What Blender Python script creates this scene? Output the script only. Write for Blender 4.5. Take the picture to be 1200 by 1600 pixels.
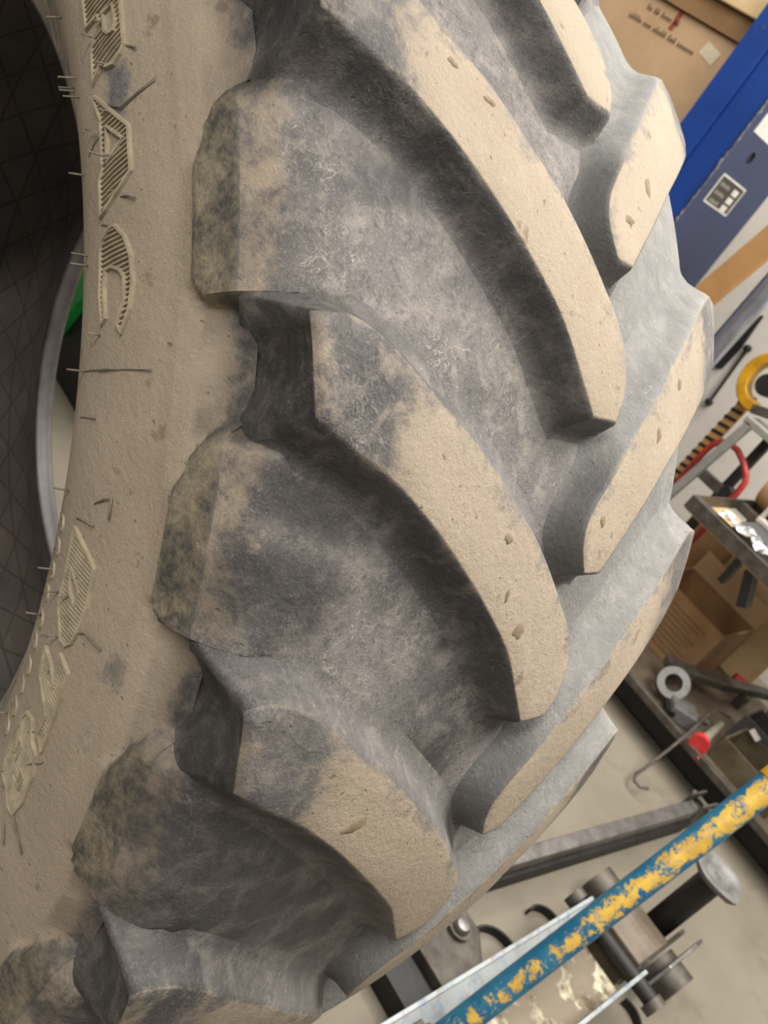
import bpy, bmesh, math, random, json
import numpy as np
from mathutils import Matrix, Vector
for o in list(bpy.data.objects): bpy.data.objects.remove(o)
SC = bpy.context.scene
COL = SC.collection
R_ = math.radians
random.seed(7)

# ------------------------------------------------------------------ camera
CAM_POS = Vector((1.03361, -0.66400, 1.61978))
CAM_RIGHT = Vector((0.53631, 0.66160, 0.52408))
CAM_DOWN = Vector((0.68461, 0.02216, -0.72857))
CAM_FWD = Vector((-0.49364, 0.74953, -0.44105))
cd = bpy.data.cameras.new('camera'); cam = bpy.data.objects.new('camera', cd); COL.objects.link(cam)
cd.sensor_fit = 'HORIZONTAL'; cd.sensor_width = 36.0; cd.lens = 36.0 * 1414.07 / 1200.0
cd.clip_start = 0.02; cd.clip_end = 60
x = CAM_RIGHT.normalized(); zb = (-CAM_FWD).normalized(); yv = zb.cross(x).normalized(); x = yv.cross(zb)
cam.matrix_world = Matrix(((x.x, yv.x, zb.x, CAM_POS.x), (x.y, yv.y, zb.y, CAM_POS.y), (x.z, yv.z, zb.z, CAM_POS.z), (0, 0, 0, 1)))
cd.dof.use_dof = True; cd.dof.focus_distance = 0.68; cd.dof.aperture_fstop = 15.0
SC.camera = cam

# ------------------------------------------------------------------ light
W = bpy.data.worlds.new('workshop_air'); SC.world = W; W.use_nodes = True
bg = W.node_tree.nodes['Background']; bg.inputs[0].default_value = (1.0, 0.98, 0.95, 1); bg.inputs[1].default_value = 0.18
def overhead_lamp(name, loc, size, power, rz=0.0, col=(1.0, 0.96, 0.90)):
    l = bpy.data.lights.new(name, 'AREA'); l.shape = 'RECTANGLE'; l.size, l.size_y = size; l.energy = power; l.color = col
    o = bpy.data.objects.new(name, l); COL.objects.link(o); o.location = loc; o.rotation_euler = (0, 0, rz)
    return o
overhead_lamp('overhead_light', (1.3, 1.5, 3.5), (1.2, 2.6), 112)
overhead_lamp('overhead_light', (1.2, -2.2, 3.6), (0.6, 2.6), 72)
overhead_lamp('overhead_light', (-1.8, 1.6, 3.6), (0.5, 2.6), 45)
overhead_lamp('overhead_light', (-0.2, 3.0, 3.6), (2.6, 0.4), 55)  # extra lamp added to brighten the back wall and bench
vs = SC.view_settings
vs.view_transform = 'Standard'; vs.look = 'None'; vs.gamma = 1.0; vs.use_curve_mapping = False; vs.exposure = 0.47

# ------------------------------------------------------------------ materials
def lin(c):
    return tuple(((v / 255.0) / 12.92 if v / 255.0 <= 0.04045 else ((v / 255.0 + 0.055) / 1.055) ** 2.4) for v in c) + (1.0,)
class NT:
    def __init__(s, name):
        s.m = bpy.data.materials.new(name); s.m.use_nodes = True; s.t = s.m.node_tree
        s.p = s.t.nodes['Principled BSDF']; s.l = s.t.links
        s.pos = None
    def n(s, typ, **kw):
        nd = s.t.nodes.new(typ)
        for k, v in kw.items(): setattr(nd, k, v)
        return nd
    def link(s, a, b): s.l.new(a, b)
    def coord(s):
        if s.pos is None: s.pos = s.n('ShaderNodeNewGeometry').outputs['Position']
        return s.pos
    def noise(s, scale, detail=4, rough=0.6, vec=None, dist=0.0):
        nd = s.n('ShaderNodeTexNoise'); nd.inputs['Scale'].default_value = scale; nd.inputs['Detail'].default_value = detail
        nd.inputs['Roughness'].default_value = rough; nd.inputs['Distortion'].default_value = dist
        s.link(vec if vec is not None else s.coord(), nd.inputs['Vector'])
        return nd.outputs['Fac']
    def ramp(s, fac, a, b, ca=(0, 0, 0, 1), cb=(1, 1, 1, 1)):
        nd = s.n('ShaderNodeValToRGB'); e = nd.color_ramp.elements
        e[0].position = a; e[0].color = ca; e[1].position = b; e[1].color = cb
        s.link(fac, nd.inputs[0]); return nd.outputs[0]
    def mix(s, fac, a, b, mode='MIX'):
        nd = s.n('ShaderNodeMix', data_type='RGBA', blend_type=mode)
        for sock, v in ((nd.inputs[0], fac), (nd.inputs[6], a), (nd.inputs[7], b)):
            if hasattr(v, 'is_linked'): s.link(v, sock)
            elif isinstance(v, (int, float)): sock.default_value = v
            else: sock.default_value = v
        return nd.outputs[2]
    def math(s, op, a, b=None, clamp=False):
        nd = s.n('ShaderNodeMath', operation=op); nd.use_clamp = clamp
        for i, v in enumerate((a, b)):
            if v is None: continue
            if hasattr(v, 'is_linked'): s.link(v, nd.inputs[i])
            else: nd.inputs[i].default_value = v
        return nd.outputs[0]
    def bump(s, h, strength, dist, prev=None):
        nd = s.n('ShaderNodeBump'); nd.inputs['Strength'].default_value = strength; nd.inputs['Distance'].default_value = dist
        s.link(h, nd.inputs['Height'])
        if prev is not None: s.link(prev, nd.inputs['Normal'])
        return nd.outputs[0]
    def done(s, col, rough=0.7, metal=0.0, normal=None, spec=0.5):
        if hasattr(col, 'is_linked'): s.link(col, s.p.inputs['Base Color'])
        else: s.p.inputs['Base Color'].default_value = col
        if hasattr(rough, 'is_linked'): s.link(rough, s.p.inputs['Roughness'])
        else: s.p.inputs['Roughness'].default_value = rough
        s.p.inputs['Metallic'].default_value = metal; s.p.inputs['Specular IOR Level'].default_value = spec
        if normal is not None: s.link(normal, s.p.inputs['Normal'])
        return s.m
def plain(name, c1, c2=None, scale=12.0, rough=0.6, metal=0.0, bump=0.15, lo=0.35, hi=0.65, detail=6):
    k = NT(name); a = lin(c1); b = lin(c2) if c2 else tuple(v * 0.75 for v in a[:3]) + (1,)
    f = k.noise(scale, detail, 0.65); col = k.mix(k.ramp(f, lo, hi), a, b)
    nm = k.bump(k.noise(scale * 9, 4), bump, 0.004)
    return k.done(col, rough, metal, nm)
def chipped(name, base, chip, chip2, scale=25.0, lo=0.52, hi=0.56, rough=0.45, metal=0.0):
    """paint worn off in patches"""
    k = NT(name)
    f = k.ramp(k.noise(scale, 8, 0.7, dist=0.3), lo, hi)
    under = k.mix(k.ramp(k.noise(scale * 2.3, 5), 0.4, 0.6), lin(chip), lin(chip2))
    top = k.mix(k.ramp(k.noise(scale * .5, 4), .35, .7), lin(base), tuple(v * .72 for v in lin(base)[:3]) + (1,))
    nm = k.bump(f, 0.3, 0.002)
    return k.done(k.mix(f, top, under), rough, metal, nm)

def rubber(name):
    """dusty tyre rubber. point colour 'mask': R dust, G scuffed ledge, B wiped dark plus painted shade, A bluish bloom"""
    k = NT(name)
    at = k.n('ShaderNodeAttribute'); at.attribute_name = 'mask'
    sp = k.n('ShaderNodeSeparateColor'); k.link(at.outputs['Color'], sp.inputs[0])
    r, g, b, a = sp.outputs[0], sp.outputs[1], sp.outputs[2], at.outputs['Alpha']
    n_big = k.noise(9, 5, 0.6); n_mid = k.noise(38, 6, 0.65, dist=0.4); n_fine = k.noise(170, 5, 0.7); n_grit = k.noise(520, 3, 0.7)
    # bare rubber with grey bloom
    gray = k.mix(k.ramp(n_big, 0.36, 0.64), lin((90, 87, 86)), lin((126, 121, 118)))
    gray = k.mix(k.math('MULTIPLY', k.ramp(n_mid, 0.48, 0.72), 0.75), gray, lin((160, 152, 143)))
    gray = k.mix(k.math('MULTIPLY', k.ramp(n_grit, 0.54, 0.72), 0.5), gray, lin((176, 168, 156)))
    gray = k.mix(k.math('MULTIPLY', k.ramp(n_fine, 0.52, 0.74), 0.75), gray, lin((66, 64, 64)))
    gray = k.mix(a, gray, k.mix(k.ramp(k.math('ADD', k.math('MULTIPLY', n_mid, .6), k.math('MULTIPLY', n_big, .4)), .36, .62), lin((154, 151, 145)), lin((110, 112, 112))))
    wv = k.noise(62, 3, 0.55, dist=1.6)
    line = k.ramp(k.math('ABSOLUTE', k.math('SUBTRACT', wv, 0.5)), 0.0, 0.022, (1, 1, 1, 1), (0, 0, 0, 1))
    crf = k.math('MULTIPLY', line, k.ramp(k.noise(21, 5, 0.7), 0.50, 0.62))
    gray = k.mix(k.math('MULTIPLY', crf, 0.6), gray, lin((192, 184, 172)))
    # tan dust
    tan = k.mix(k.ramp(n_big, 0.3, 0.7), lin((170, 155, 136)), lin((153, 139, 120)))
    tan = k.mix(k.math('MULTIPLY', k.ramp(n_grit, 0.5, 0.75), 0.45), tan, lin((184, 168, 144)))
    tan = k.mix(k.math('MULTIPLY', k.ramp(n_fine, 0.58, 0.75), 0.35), tan, lin((126, 114, 98)))
    mud = k.math('MULTIPLY', k.ramp(k.noise(27, 4, 0.6), 0.655, 0.70), 0.6)
    tan = k.mix(mud, tan, lin((112, 96, 76)))
    pit = k.math('MULTIPLY', k.ramp(k.noise(130, 2, 0.5), 0.70, 0.75), 0.55)
    tan = k.mix(pit, tan, lin((104, 90, 72)))
    tan = k.mix(k.math('MULTIPLY', k.ramp(k.noise(900, 2, 0.6), 0.62, 0.72), 0.5), tan, lin((212, 200, 176)))
    rr = k.math('ADD', r, k.math('MULTIPLY', k.math('SUBTRACT', n_mid, 0.5), 1.1))
    rr = k.math('ADD', rr, k.math('MULTIPLY', k.math('SUBTRACT', n_fine, 0.5), 0.55))
    col = k.mix(k.ramp(rr, 0.34, 0.66), gray, tan)
    # scuffed ledge: tan patches over black
    led = k.mix(k.ramp(k.math('ADD', k.math('MULTIPLY', n_mid, .6), k.math('MULTIPLY', n_fine, .4)), 0.40, 0.62), lin((78, 75, 71)), lin((152, 140, 117)))
    col = k.mix(g, col, led)
    # wiped dark rubber, mixed with shade painted around the lugs
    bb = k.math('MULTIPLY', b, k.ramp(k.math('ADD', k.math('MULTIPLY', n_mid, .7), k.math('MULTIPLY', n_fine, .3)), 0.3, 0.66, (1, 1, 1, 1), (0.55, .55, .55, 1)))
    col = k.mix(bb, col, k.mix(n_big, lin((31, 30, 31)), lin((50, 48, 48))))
    nm = k.bump(n_grit, 0.35, 0.0012)
    nm = k.bump(n_fine, 0.45, 0.003, nm)
    nm = k.bump(k.math('MULTIPLY', pit, -1.0), 0.5, 0.003, nm)
    nm = k.bump(n_mid, 0.25, 0.006, nm)
    rough = k.mix(b, (0.8, .8, .8, 1), (0.52, .52, .52, 1))
    return k.done(col, rough, 0.0, nm, 0.4)
M = {}
M['rubber'] = rubber('dusty_tyre_rubber')
def liner_mat():
    k = NT('tyre_inner_liner')
    uv = k.n('ShaderNodeUVMap'); uv.uv_map = 'UVMap'
    sx = k.n('ShaderNodeSeparateXYZ'); k.link(uv.outputs[0], sx.inputs[0])
    h = None
    for ca, cb, per in ((1, 1, .10), (1, -1, .10), (1, 0.0, .085)):
        v = k.math('ADD', k.math('MULTIPLY', sx.outputs[0], ca / per), k.math('MULTIPLY', sx.outputs[1], cb / per))
        v = k.math('ABSOLUTE', k.math('SUBTRACT', k.math('FRACT', v), 0.5))
        v = k.ramp(v, 0.0, 0.04, (1, 1, 1, 1), (0, 0, 0, 1))
        h = v if h is None else k.math('MAXIMUM', h, v)
    col = k.mix(k.ramp(k.noise(7, 5), .35, .65), lin((118, 108, 100)), lin((92, 86, 82)))
    col = k.mix(k.math('MULTIPLY', h, .6), col, lin((46, 42, 40)))
    nm = k.bump(h, 0.6, 0.002); nm = k.bump(k.noise(60, 5), .2, .003, nm)
    return k.done(col, 0.6, 0, nm)
M['liner'] = liner_mat()
M['bead'] = plain('smooth_bead_rubber', (80, 75, 72), (58, 54, 52), 18, 0.45, 0, .05)
M['hair'] = plain('vent_hair_rubber', (150, 140, 122), (104, 96, 84), 60, .7)
def letter_mat():
    k = NT('raised_letter_rubber')
    f = k.ramp(k.noise(90, 5), .35, .65)
    return k.done(k.mix(f, lin((180, 166, 141)), lin((150, 137, 115))), .8, 0, k.bump(k.noise(400, 3), .2, .001))
M['letter'] = letter_mat()
M['mud'] = plain('dried_mud', (148, 131, 107), (122, 106, 85), 120, .9, 0, .3)
def floor_mat():
    k = NT('worn_concrete')
    c = k.mix(k.ramp(k.noise(1.6, 6, .6), .35, .65), lin((132, 124, 109)), lin((114, 107, 93)))
    c = k.mix(k.math('MULTIPLY', k.ramp(k.noise(5.5, 6, .65), .55, .75), .6), c, lin((92, 85, 73)))
    c = k.mix(k.math('MULTIPLY', k.ramp(k.noise(140, 4, .7), .55, .75), .4), c, lin((150, 143, 127)))
    return k.done(c, .75, 0, k.bump(k.noise(120, 4), .15, .002))
M['floor'] = floor_mat()
M['wall'] = plain('painted_wall', (214, 209, 200), (200, 195, 186), 2.5, .8, 0, .05)
M['blue'] = chipped('blue_press_paint', (26, 66, 146), (64, 66, 74), (104, 104, 104), 9, .62, .68, .32)
M['blue_dull'] = chipped('dull_blue_press_paint', (36, 50, 88), (42, 41, 44), (70, 70, 74), 8, .72, .75, .4)
M['chipwhite'] = plain('bare_chip', (168, 162, 152), (74, 70, 68), 45, .6)
M['kraft'] = plain('kraft_cardboard', (196, 164, 128), (180, 148, 112), 3.5, .85, 0, .05)
M['kraft_dark'] = plain('brown_cardboard', (152, 118, 80), (130, 98, 64), 5, .85, 0, .08)
M['timber'] = plain('pale_timber', (214, 188, 142), (196, 166, 118), 8, .75, 0, .1)
M['plank'] = plain('tan_board', (184, 140, 88), (168, 124, 76), 6, .75, 0, .1)
M['steel'] = plain('bare_steel', (150, 148, 146), (110, 106, 104), 16, .38, .75, .1)
M['galv'] = plain('galvanised_tube', (176, 182, 194), (150, 156, 168), 10, .28, .8, .03)
M['dark'] = plain('dark_iron', (50, 48, 46), (34, 33, 32), 14, .55, .3, .2)
M['black'] = plain('black_steel', (30, 29, 28), (18, 18, 18), 10, .5)
M['iron'] = plain('greasy_iron', (98, 92, 84), (66, 60, 54), 20, .5, .35, .25)
M['cast'] = plain('grey_cast_iron', (128, 126, 124), (100, 98, 96), 24, .5, .3, .2)
M['yellow'] = plain('yellow_enamel', (214, 160, 22), (176, 126, 20), 14, .4)
M['yellowtape'] = plain('yellow_tape', (190, 148, 84), (168, 128, 70), 30, .6)
M['red'] = plain('red_enamel', (176, 52, 48), (140, 40, 38), 16, .4)
M['redcap'] = plain('red_plastic_cap', (214, 62, 60), (190, 46, 48), 20, .4)
M['greysq'] = plain('grey_painted_tube', (146, 144, 136), (126, 124, 118), 14, .5)
M['whiteplastic'] = plain('grey_white_plastic', (198, 192, 182), (176, 170, 160), 12, .55)
M['tubegrey'] = plain('grey_sealant_tube', (158, 152, 138), (138, 130, 116), 12, .5)
M['foil'] = plain('crumpled_foil', (226, 226, 226), (196, 196, 198), 8, .22, .9, .1)
M['slate'] = plain('slate_grey_plastic', (78, 77, 77), (66, 65, 65), 6, .6, 0, .05)
M['olive'] = plain('dirty_bin', (104, 94, 70), (72, 64, 46), 9, .6, 0, .15)
M['shelfmetal'] = plain('dirty_steel_shelf', (118, 104, 88), (84, 74, 62), 7, .55, .15, .2)
M['green'] = plain('green_machine_paint', (34, 156, 66), (28, 134, 56), 6, .45)
M['label_black'] = plain('label_black', (58, 54, 46), (48, 45, 40), 20, .5)
M['label_white'] = plain('label_white', (220, 216, 208), (200, 196, 190), 30, .5)
M['label_print'] = plain('label_print', (168, 164, 156), (120, 116, 110), 160, .5)
M['ink'] = plain('printed_ink', (98, 76, 56), (120, 96, 72), 40, .85)
M['inkred'] = plain('printed_red', (158, 74, 56), (140, 66, 50), 20, .8)
M['tape'] = plain('clear_parcel_tape', (216, 204, 180), (196, 180, 152), 20, .35)
M['jackpaint'] = chipped('worn_silver_blue_paint', (176, 182, 184), (118, 146, 172), (150, 138, 122), 18, .5, .62, .4, .3)
M['jackbed'] = chipped('flaking_cream_paint', (128, 116, 98), (206, 196, 168), (92, 76, 58), 10, .50, .56, .6)
H0 = Vector((.929, .42, -.15)); H1 = Vector((.937, 1.062, .917)); HDIR = (H1 - H0).normalized(); HQ = HDIR.to_track_quat('Z', 'X')
_w = Vector((.25, -.75, .65)); _w = (_w - HDIR * _w.dot(HDIR)).normalized()
HANDLE_WORN = tuple(HQ.inverted() @ _w)
def handle_mat():
    k = NT('blue_handle_worn_to_yellow')
    tc = k.n('ShaderNodeTexCoord'); dp = k.n('ShaderNodeVectorMath', operation='DOT_PRODUCT'); k.link(tc.outputs['Object'], dp.inputs[0]); dp.inputs[1].default_value = HANDLE_WORN
    n1 = k.noise(44, 9, .75, dist=.3)
    side = k.math('MULTIPLY', k.math('SUBTRACT', dp.outputs['Value'], .0225), 14.0)
    sz = k.n('ShaderNodeSeparateXYZ'); k.link(tc.outputs['Object'], sz.inputs[0])
    side = k.math('ADD', side, k.math('MULTIPLY', k.math('SUBTRACT', sz.outputs[2], .58), .16))
    v = k.math('ADD', n1, side)
    f = k.ramp(v, .46, .52)
    f2 = k.ramp(k.math('ADD', k.noise(60, 6, .7), k.math('MULTIPLY', side, .3)), .60, .66)
    blue = k.mix(k.ramp(k.noise(20, 4), .4, .6), lin((22, 96, 132)), lin((40, 112, 142)))
    yel = k.mix(k.ramp(k.noise(25, 4), .4, .6), lin((224, 184, 74)), lin((200, 160, 70)))
    c = k.mix(f, blue, yel); c = k.mix(f2, c, lin((164, 156, 148)))
    return k.done(c, .42, 0, k.bump(f, .3, .0015))
M['handle'] = handle_mat()

# ------------------------------------------------------------------ mesh helpers
class MB:
    def __init__(s): s.v = []; s.f = []
    def add(s, vs, fs):
        o = len(s.v); s.v += [tuple(v) for v in vs]; s.f += [tuple(i + o for i in f) for f in fs]; return s
    def box(s, lo, hi, rot=None, piv=None):
        a, b = lo, hi
        vs = [Vector((a[0] if i & 1 == 0 else b[0], a[1] if i & 2 == 0 else b[1], a[2] if i & 4 == 0 else b[2])) for i in range(8)]
        if rot is not None:
            p = Vector(piv) if piv is not None else (Vector(a) + Vector(b)) / 2
            vs = [p + rot @ (v - p) for v in vs]
        return s.add(vs, [(0, 2, 3, 1), (4, 5, 7, 6), (0, 1, 5, 4), (2, 6, 7, 3), (0, 4, 6, 2), (1, 3, 7, 5)])
    def tube(s, path, r, n=10, cap=True, squash=1.0):
        P = [Vector(p) for p in path]; m = len(P); rings = []
        rr = r if isinstance(r, (list, tuple)) else [r] * m
        up = None
        for i in range(m):
            d = (P[min(i + 1, m - 1)] - P[max(i - 1, 0)]).normalized()
            if up is None: up = Vector((0, 0, 1)) if abs(d.z) < .9 else Vector((1, 0, 0))
            a = d.cross(up).normalized(); b = a.cross(d).normalized(); up = b
            rings.append([P[i] + (a * math.cos(2 * math.pi * j / n) + b * squash * math.sin(2 * math.pi * j / n)) * rr[i] for j in range(n)])
        vs = [v for rg in rings for v in rg]; fs = []
        for i in range(m - 1):
            for j in range(n):
                k = (j + 1) % n; fs.append((i * n + j, i * n + k, i * n + n + k, i * n + n + j))
        if cap: fs.append(tuple(range(n))[::-1]); fs.append(tuple(range((m - 1) * n, m * n)))
        return s.add(vs, fs)
    def ribbon(s, path, side, w, t):
        """flat strip: path centre line, side = width direction"""
        P = [Vector(p) for p in path]; sd = Vector(side).normalized(); vs = []; fs = []; m = len(P)
        for i in range(m):
            d = (P[min(i + 1, m - 1)] - P[max(i - 1, 0)]).normalized(); nn = d.cross(sd).normalized()
            for a, b in ((-1, -1), (1, -1), (1, 1), (-1, 1)): vs.append(P[i] + sd * (w / 2 * a) + nn * (t / 2 * b))
        for i in range(m - 1):
            for j in range(4):
                k = (j + 1) % 4; fs.append((i * 4 + j, i * 4 + k, i * 4 + 4 + k, i * 4 + 4 + j))
        fs += [(3, 2, 1, 0), tuple(range((m - 1) * 4, m * 4))]
        return s.add(vs, fs)
    def prism(s, poly, ax, d0, d1):
        """extrude a 2D polygon along axis ax (0,1,2)"""
        n = len(poly)
        def mk(p, d):
            q = list(p); q.insert(ax, d); return q
        vs = [mk(p, d0) for p in poly] + [mk(p, d1) for p in poly]
        fs = [tuple(range(n))[::-1], tuple(range(n, 2 * n))] + [(i, (i + 1) % n, n + (i + 1) % n, n + i) for i in range(n)]
        return s.add(vs, fs)
    def lathe(s, prof, c, n=28, rfun=None):
        vs = []; fs = []; m = len(prof); c = Vector(c)
        for r, z in prof:
            for j in range(n):
                a = 2 * math.pi * j / n; q = r * (rfun(a) if rfun else 1)
                vs.append(c + Vector((q * math.cos(a), q * math.sin(a), z)))
        for i in range(m - 1):
            for j in range(n):
                k = (j + 1) % n; fs.append((i * n + j, i * n + k, i * n + n + k, i * n + n + j))
        fs += [tuple(range(n))[::-1], tuple(range((m - 1) * n, m * n))]
        return s.add(vs, fs)
    def plate_hole(s, u0, u1, v0, v1, cu, cv, r, ax, d0, d1, n=32):
        ang = sorted([2 * math.pi * i / n for i in range(n)] + [math.atan2(v - cv, u - cu) % (2 * math.pi) for u in (u0, u1) for v in (v0, v1)])
        m = len(ang)
        def edge(a):
            c, sn = math.cos(a), math.sin(a); t = 1e9
            if c > 1e-9: t = min(t, (u1 - cu) / c)
            if c < -1e-9: t = min(t, (u0 - cu) / c)
            if sn > 1e-9: t = min(t, (v1 - cv) / sn)
            if sn < -1e-9: t = min(t, (v0 - cv) / sn)
            return (cu + c * t, cv + sn * t)
        def mk(p, d):
            q = list(p); q.insert(ax, d); return q
        ci = [(cu + r * math.cos(a), cv + r * math.sin(a)) for a in ang]; eo = [edge(a) for a in ang]
        vs = [mk(p, d0) for p in ci] + [mk(p, d0) for p in eo] + [mk(p, d1) for p in ci] + [mk(p, d1) for p in eo]; fs = []
        for i in range(m):
            k = (i + 1) % m
            fs += [(i, k, m + k, m + i), (2 * m + i, 3 * m + i, 3 * m + k, 2 * m + k), (i, 2 * m + i, 2 * m + k, k), (m + i, m + k, 3 * m + k, 3 * m + i)]
        return s.add(vs, fs)
    def build(s, name, mat, parent=None, smooth=False, bevel=0.0, origin=None):
        me = bpy.data.meshes.new(name)
        vs = s.v
        if origin is not None: vs = [tuple(Vector(v) - Vector(origin)) for v in vs]
        me.from_pydata(vs, [], s.f); me.update()
        bm = bmesh.new(); bm.from_mesh(me); bmesh.ops.recalc_face_normals(bm, faces=bm.faces[:]); bm.to_mesh(me); bm.free()
        me.materials.append(mat)
        if smooth:
            for p in me.polygons: p.use_smooth = True
            try: me.set_sharp_from_angle(angle=R_(40))
            except Exception: pass
        o = bpy.data.objects.new(name, me); COL.objects.link(o)
        if origin is not None: o.location = origin
        if parent is not None:
            o.parent = parent
            if origin is None: o.matrix_parent_inverse = Matrix.Translation(parent.location).inverted()
        if bevel > 0:
            b = o.modifiers.new('edge', 'BEVEL'); b.width = bevel; b.segments = 2; b.limit_method = 'ANGLE'
        return o
def tag(o, label, cat, group=None):
    o['label'] = label; o['category'] = cat
    if group: o['group'] = group
    return o
def thing(name, label, cat, loc=(0, 0, 0), group=None):
    o = bpy.data.objects.new(name, None); COL.objects.link(o); o.location = loc; o.empty_display_size = .05
    return tag(o, label, cat, group)
def struct(o): o['kind'] = 'structure'; return o
def one(mb, name, mat, label, cat, **kw):
    """a thing that is a single mesh, origin at its base"""
    lo = [min(v[i] for v in mb.v) for i in range(3)]; hi = [max(v[i] for v in mb.v) for i in range(3)]
    o = mb.build(name, mat, None, origin=((lo[0] + hi[0]) / 2, (lo[1] + hi[1]) / 2, lo[2]), **kw)
    return tag(o, label, cat)

# ------------------------------------------------------------------ the room
fl = MB(); fl.box((-5, -4, -0.1), (6, 4.1, 0.0)); struct(fl.build('floor', M['floor']))
wl = MB(); wl.box((-5, 4.0, 0.0), (6, 4.1, 4.0)); struct(wl.build('wall_back', M['wall']))

# ------------------------------------------------------------------ the tyre
PHI = R_(48.7); RO = 0.906
TY = Matrix(((math.sin(PHI), -math.cos(PHI), 0, 0), (0, 0, -1, 0), (math.cos(PHI), math.sin(PHI), 0, RO), (0, 0, 0, 1)))
NL = 22; PITCH = 360.0 / NL
BZ = np.array([0, .05, .1, .14, .18, .21, .24, .26, .28, .292, .302, .3075, .32]); BR = np.array([.870, .869, .866, .863, .859, .854, .847, .840, .828, .814, .795, .758, .70])
BRF = np.array([.870, .869, .867, .865, .861, .857, .851, .846, .838, .830, .818, .775, .70])
def r_base(z): return float(np.interp(abs(z), BZ, BR if z >= 0 else BRF))
def r_top(z): return .902 - .42 * z * z
def chaikin(pts, n=3):
    pts = [np.array(q, float) for q in pts]
    for _ in range(n):
        o = [pts[0]]
        for a, b in zip(pts[:-1], pts[1:]): o += [a * .75 + b * .25, a * .25 + b * .75]
        o.append(pts[-1]); pts = o
    return [(float(a), float(b)) for a, b in pts]
SWN = chaikin([(.3075, .758), (.304, .743), (.312, .715), (.316, .685), (.315, .655), (.307, .622), (.287, .587), (.2674, .5636), (.246, .53), (.232, .508)])
SWF = chaikin([(.3075, .758), (.304, .743), (.312, .715), (.316, .685), (.315, .655), (.307, .622), (.293, .587), (.286, .5636), (.282, .53), (.278, .508)])
def side_z(r):
    a = np.array(SWN)[::-1]; return float(np.interp(r, a[:, 1], a[:, 0]))
def side_pt(r, th, h=0.0):
    """point h metres off the near sidewall, tyre frame"""
    z0, z1 = side_z(r - .004), side_z(r + .004); z = side_z(r)
    t = Vector((.008, z1 - z0)).normalized(); nr, nz = -t.y, t.x
    rr = r + nr * h; a = R_(th)
    return Vector((rr * math.cos(a), rr * math.sin(a), z + nz * h))
def cyl(z, r, th):
    a = R_(th); return (r * math.cos(a), r * math.sin(a), z)
def smooth(a, b, x):
    t = min(1, max(0, (x - a) / (b - a))); return t * t * (3 - 2 * t)
def spline(pts, n):
    """resample a Catmull-Rom curve to n points of equal arc length"""
    P = np.array(pts, float); Q = np.vstack([2 * P[0] - P[1], P, 2 * P[-1] - P[-2]]); out = []
    for i in range(len(P) - 1):
        a, b, c, d = Q[i:i + 4]
        for t in np.linspace(0, 1, 14, endpoint=False):
            out.append(.5 * ((2 * b) + (c - a) * t + (2 * a - 5 * b + 4 * c - d) * t * t + (3 * b - a - 3 * c + d) * t ** 3))
    out.append(P[-1]); out = np.array(out); sc = out * np.array([1, math.radians(.87)])
    L = np.r_[0, np.cumsum(np.linalg.norm(np.diff(sc, axis=0), axis=1))]; s = np.linspace(0, L[-1], n)
    return np.stack([np.interp(s, L, out[:, 0]), np.interp(s, L, out[:, 1])], 1)
LOW = [(.290, 26.5), (.262, 25.55), (.228, 24.4), (.19, 22.7), (.155, 20.9), (.11, 18.4), (.076, 16.35), (.049, 14.1), (.024, 12.1)]
UPP = [(.300, 30.5), (.277, 30.55), (.254, 30.05), (.226, 28.9), (.191, 27.3), (.157, 25.9), (.116, 23.8), (.08, 22.0), (.043, 19.8), (.018, 18.2), (.0, 17.1), (-.017, 15.4), (-.021, 13.6), (-.012, 12.05)]
MARKS = [(0.252, -7.69, 0.012, 0.008), (0.218, -8.62, 0.017, 0.006), (0.227, -10.01, 0.01, 0.013), (0.109, -16.08, 0.009, 0.019), (0.263, -14.48, 0.048, 0.034), (0.288, -7.06, 0.033, 0.014), (0.197, -9.27, 0.021, 0.007), (0.286, -27.41, 0.066, 0.031), (0.254, -33.77, 0.045, 0.022), (0.257, 9.99, 0.044, 0.015), (0.285, 8.5, 0.022, 0.012), (0.221, 4.59, 0.034, 0.021), (0.188, 9.47, 0.035, 0.018), (0.278, -5.5, 0.032, 0.008), (0.284, -2.45, 0.032, 0.012), (0.283, -20.56, 0.026, 0.026), (0.277, -23.66, 0.02, 0.011), (0.292, -38.24, 0.026, 0.024), (0.268, -40.98, 0.02, 0.015), (0.23, -28.23, 0.056, 0.019), (0.115, -35.84, 0.044, 0.033), (.25, -26.0, .07, .085), (.16, -30.5, .07, .045), (.24, -33.0, .09, .05), (.235, -9.5, .05, .035), (.10, -24.5, .05, .04), (.24, 9.8, .075, .03), (.19, 7.6, .05, .025), (.21, -43, .1, .05)]

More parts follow.
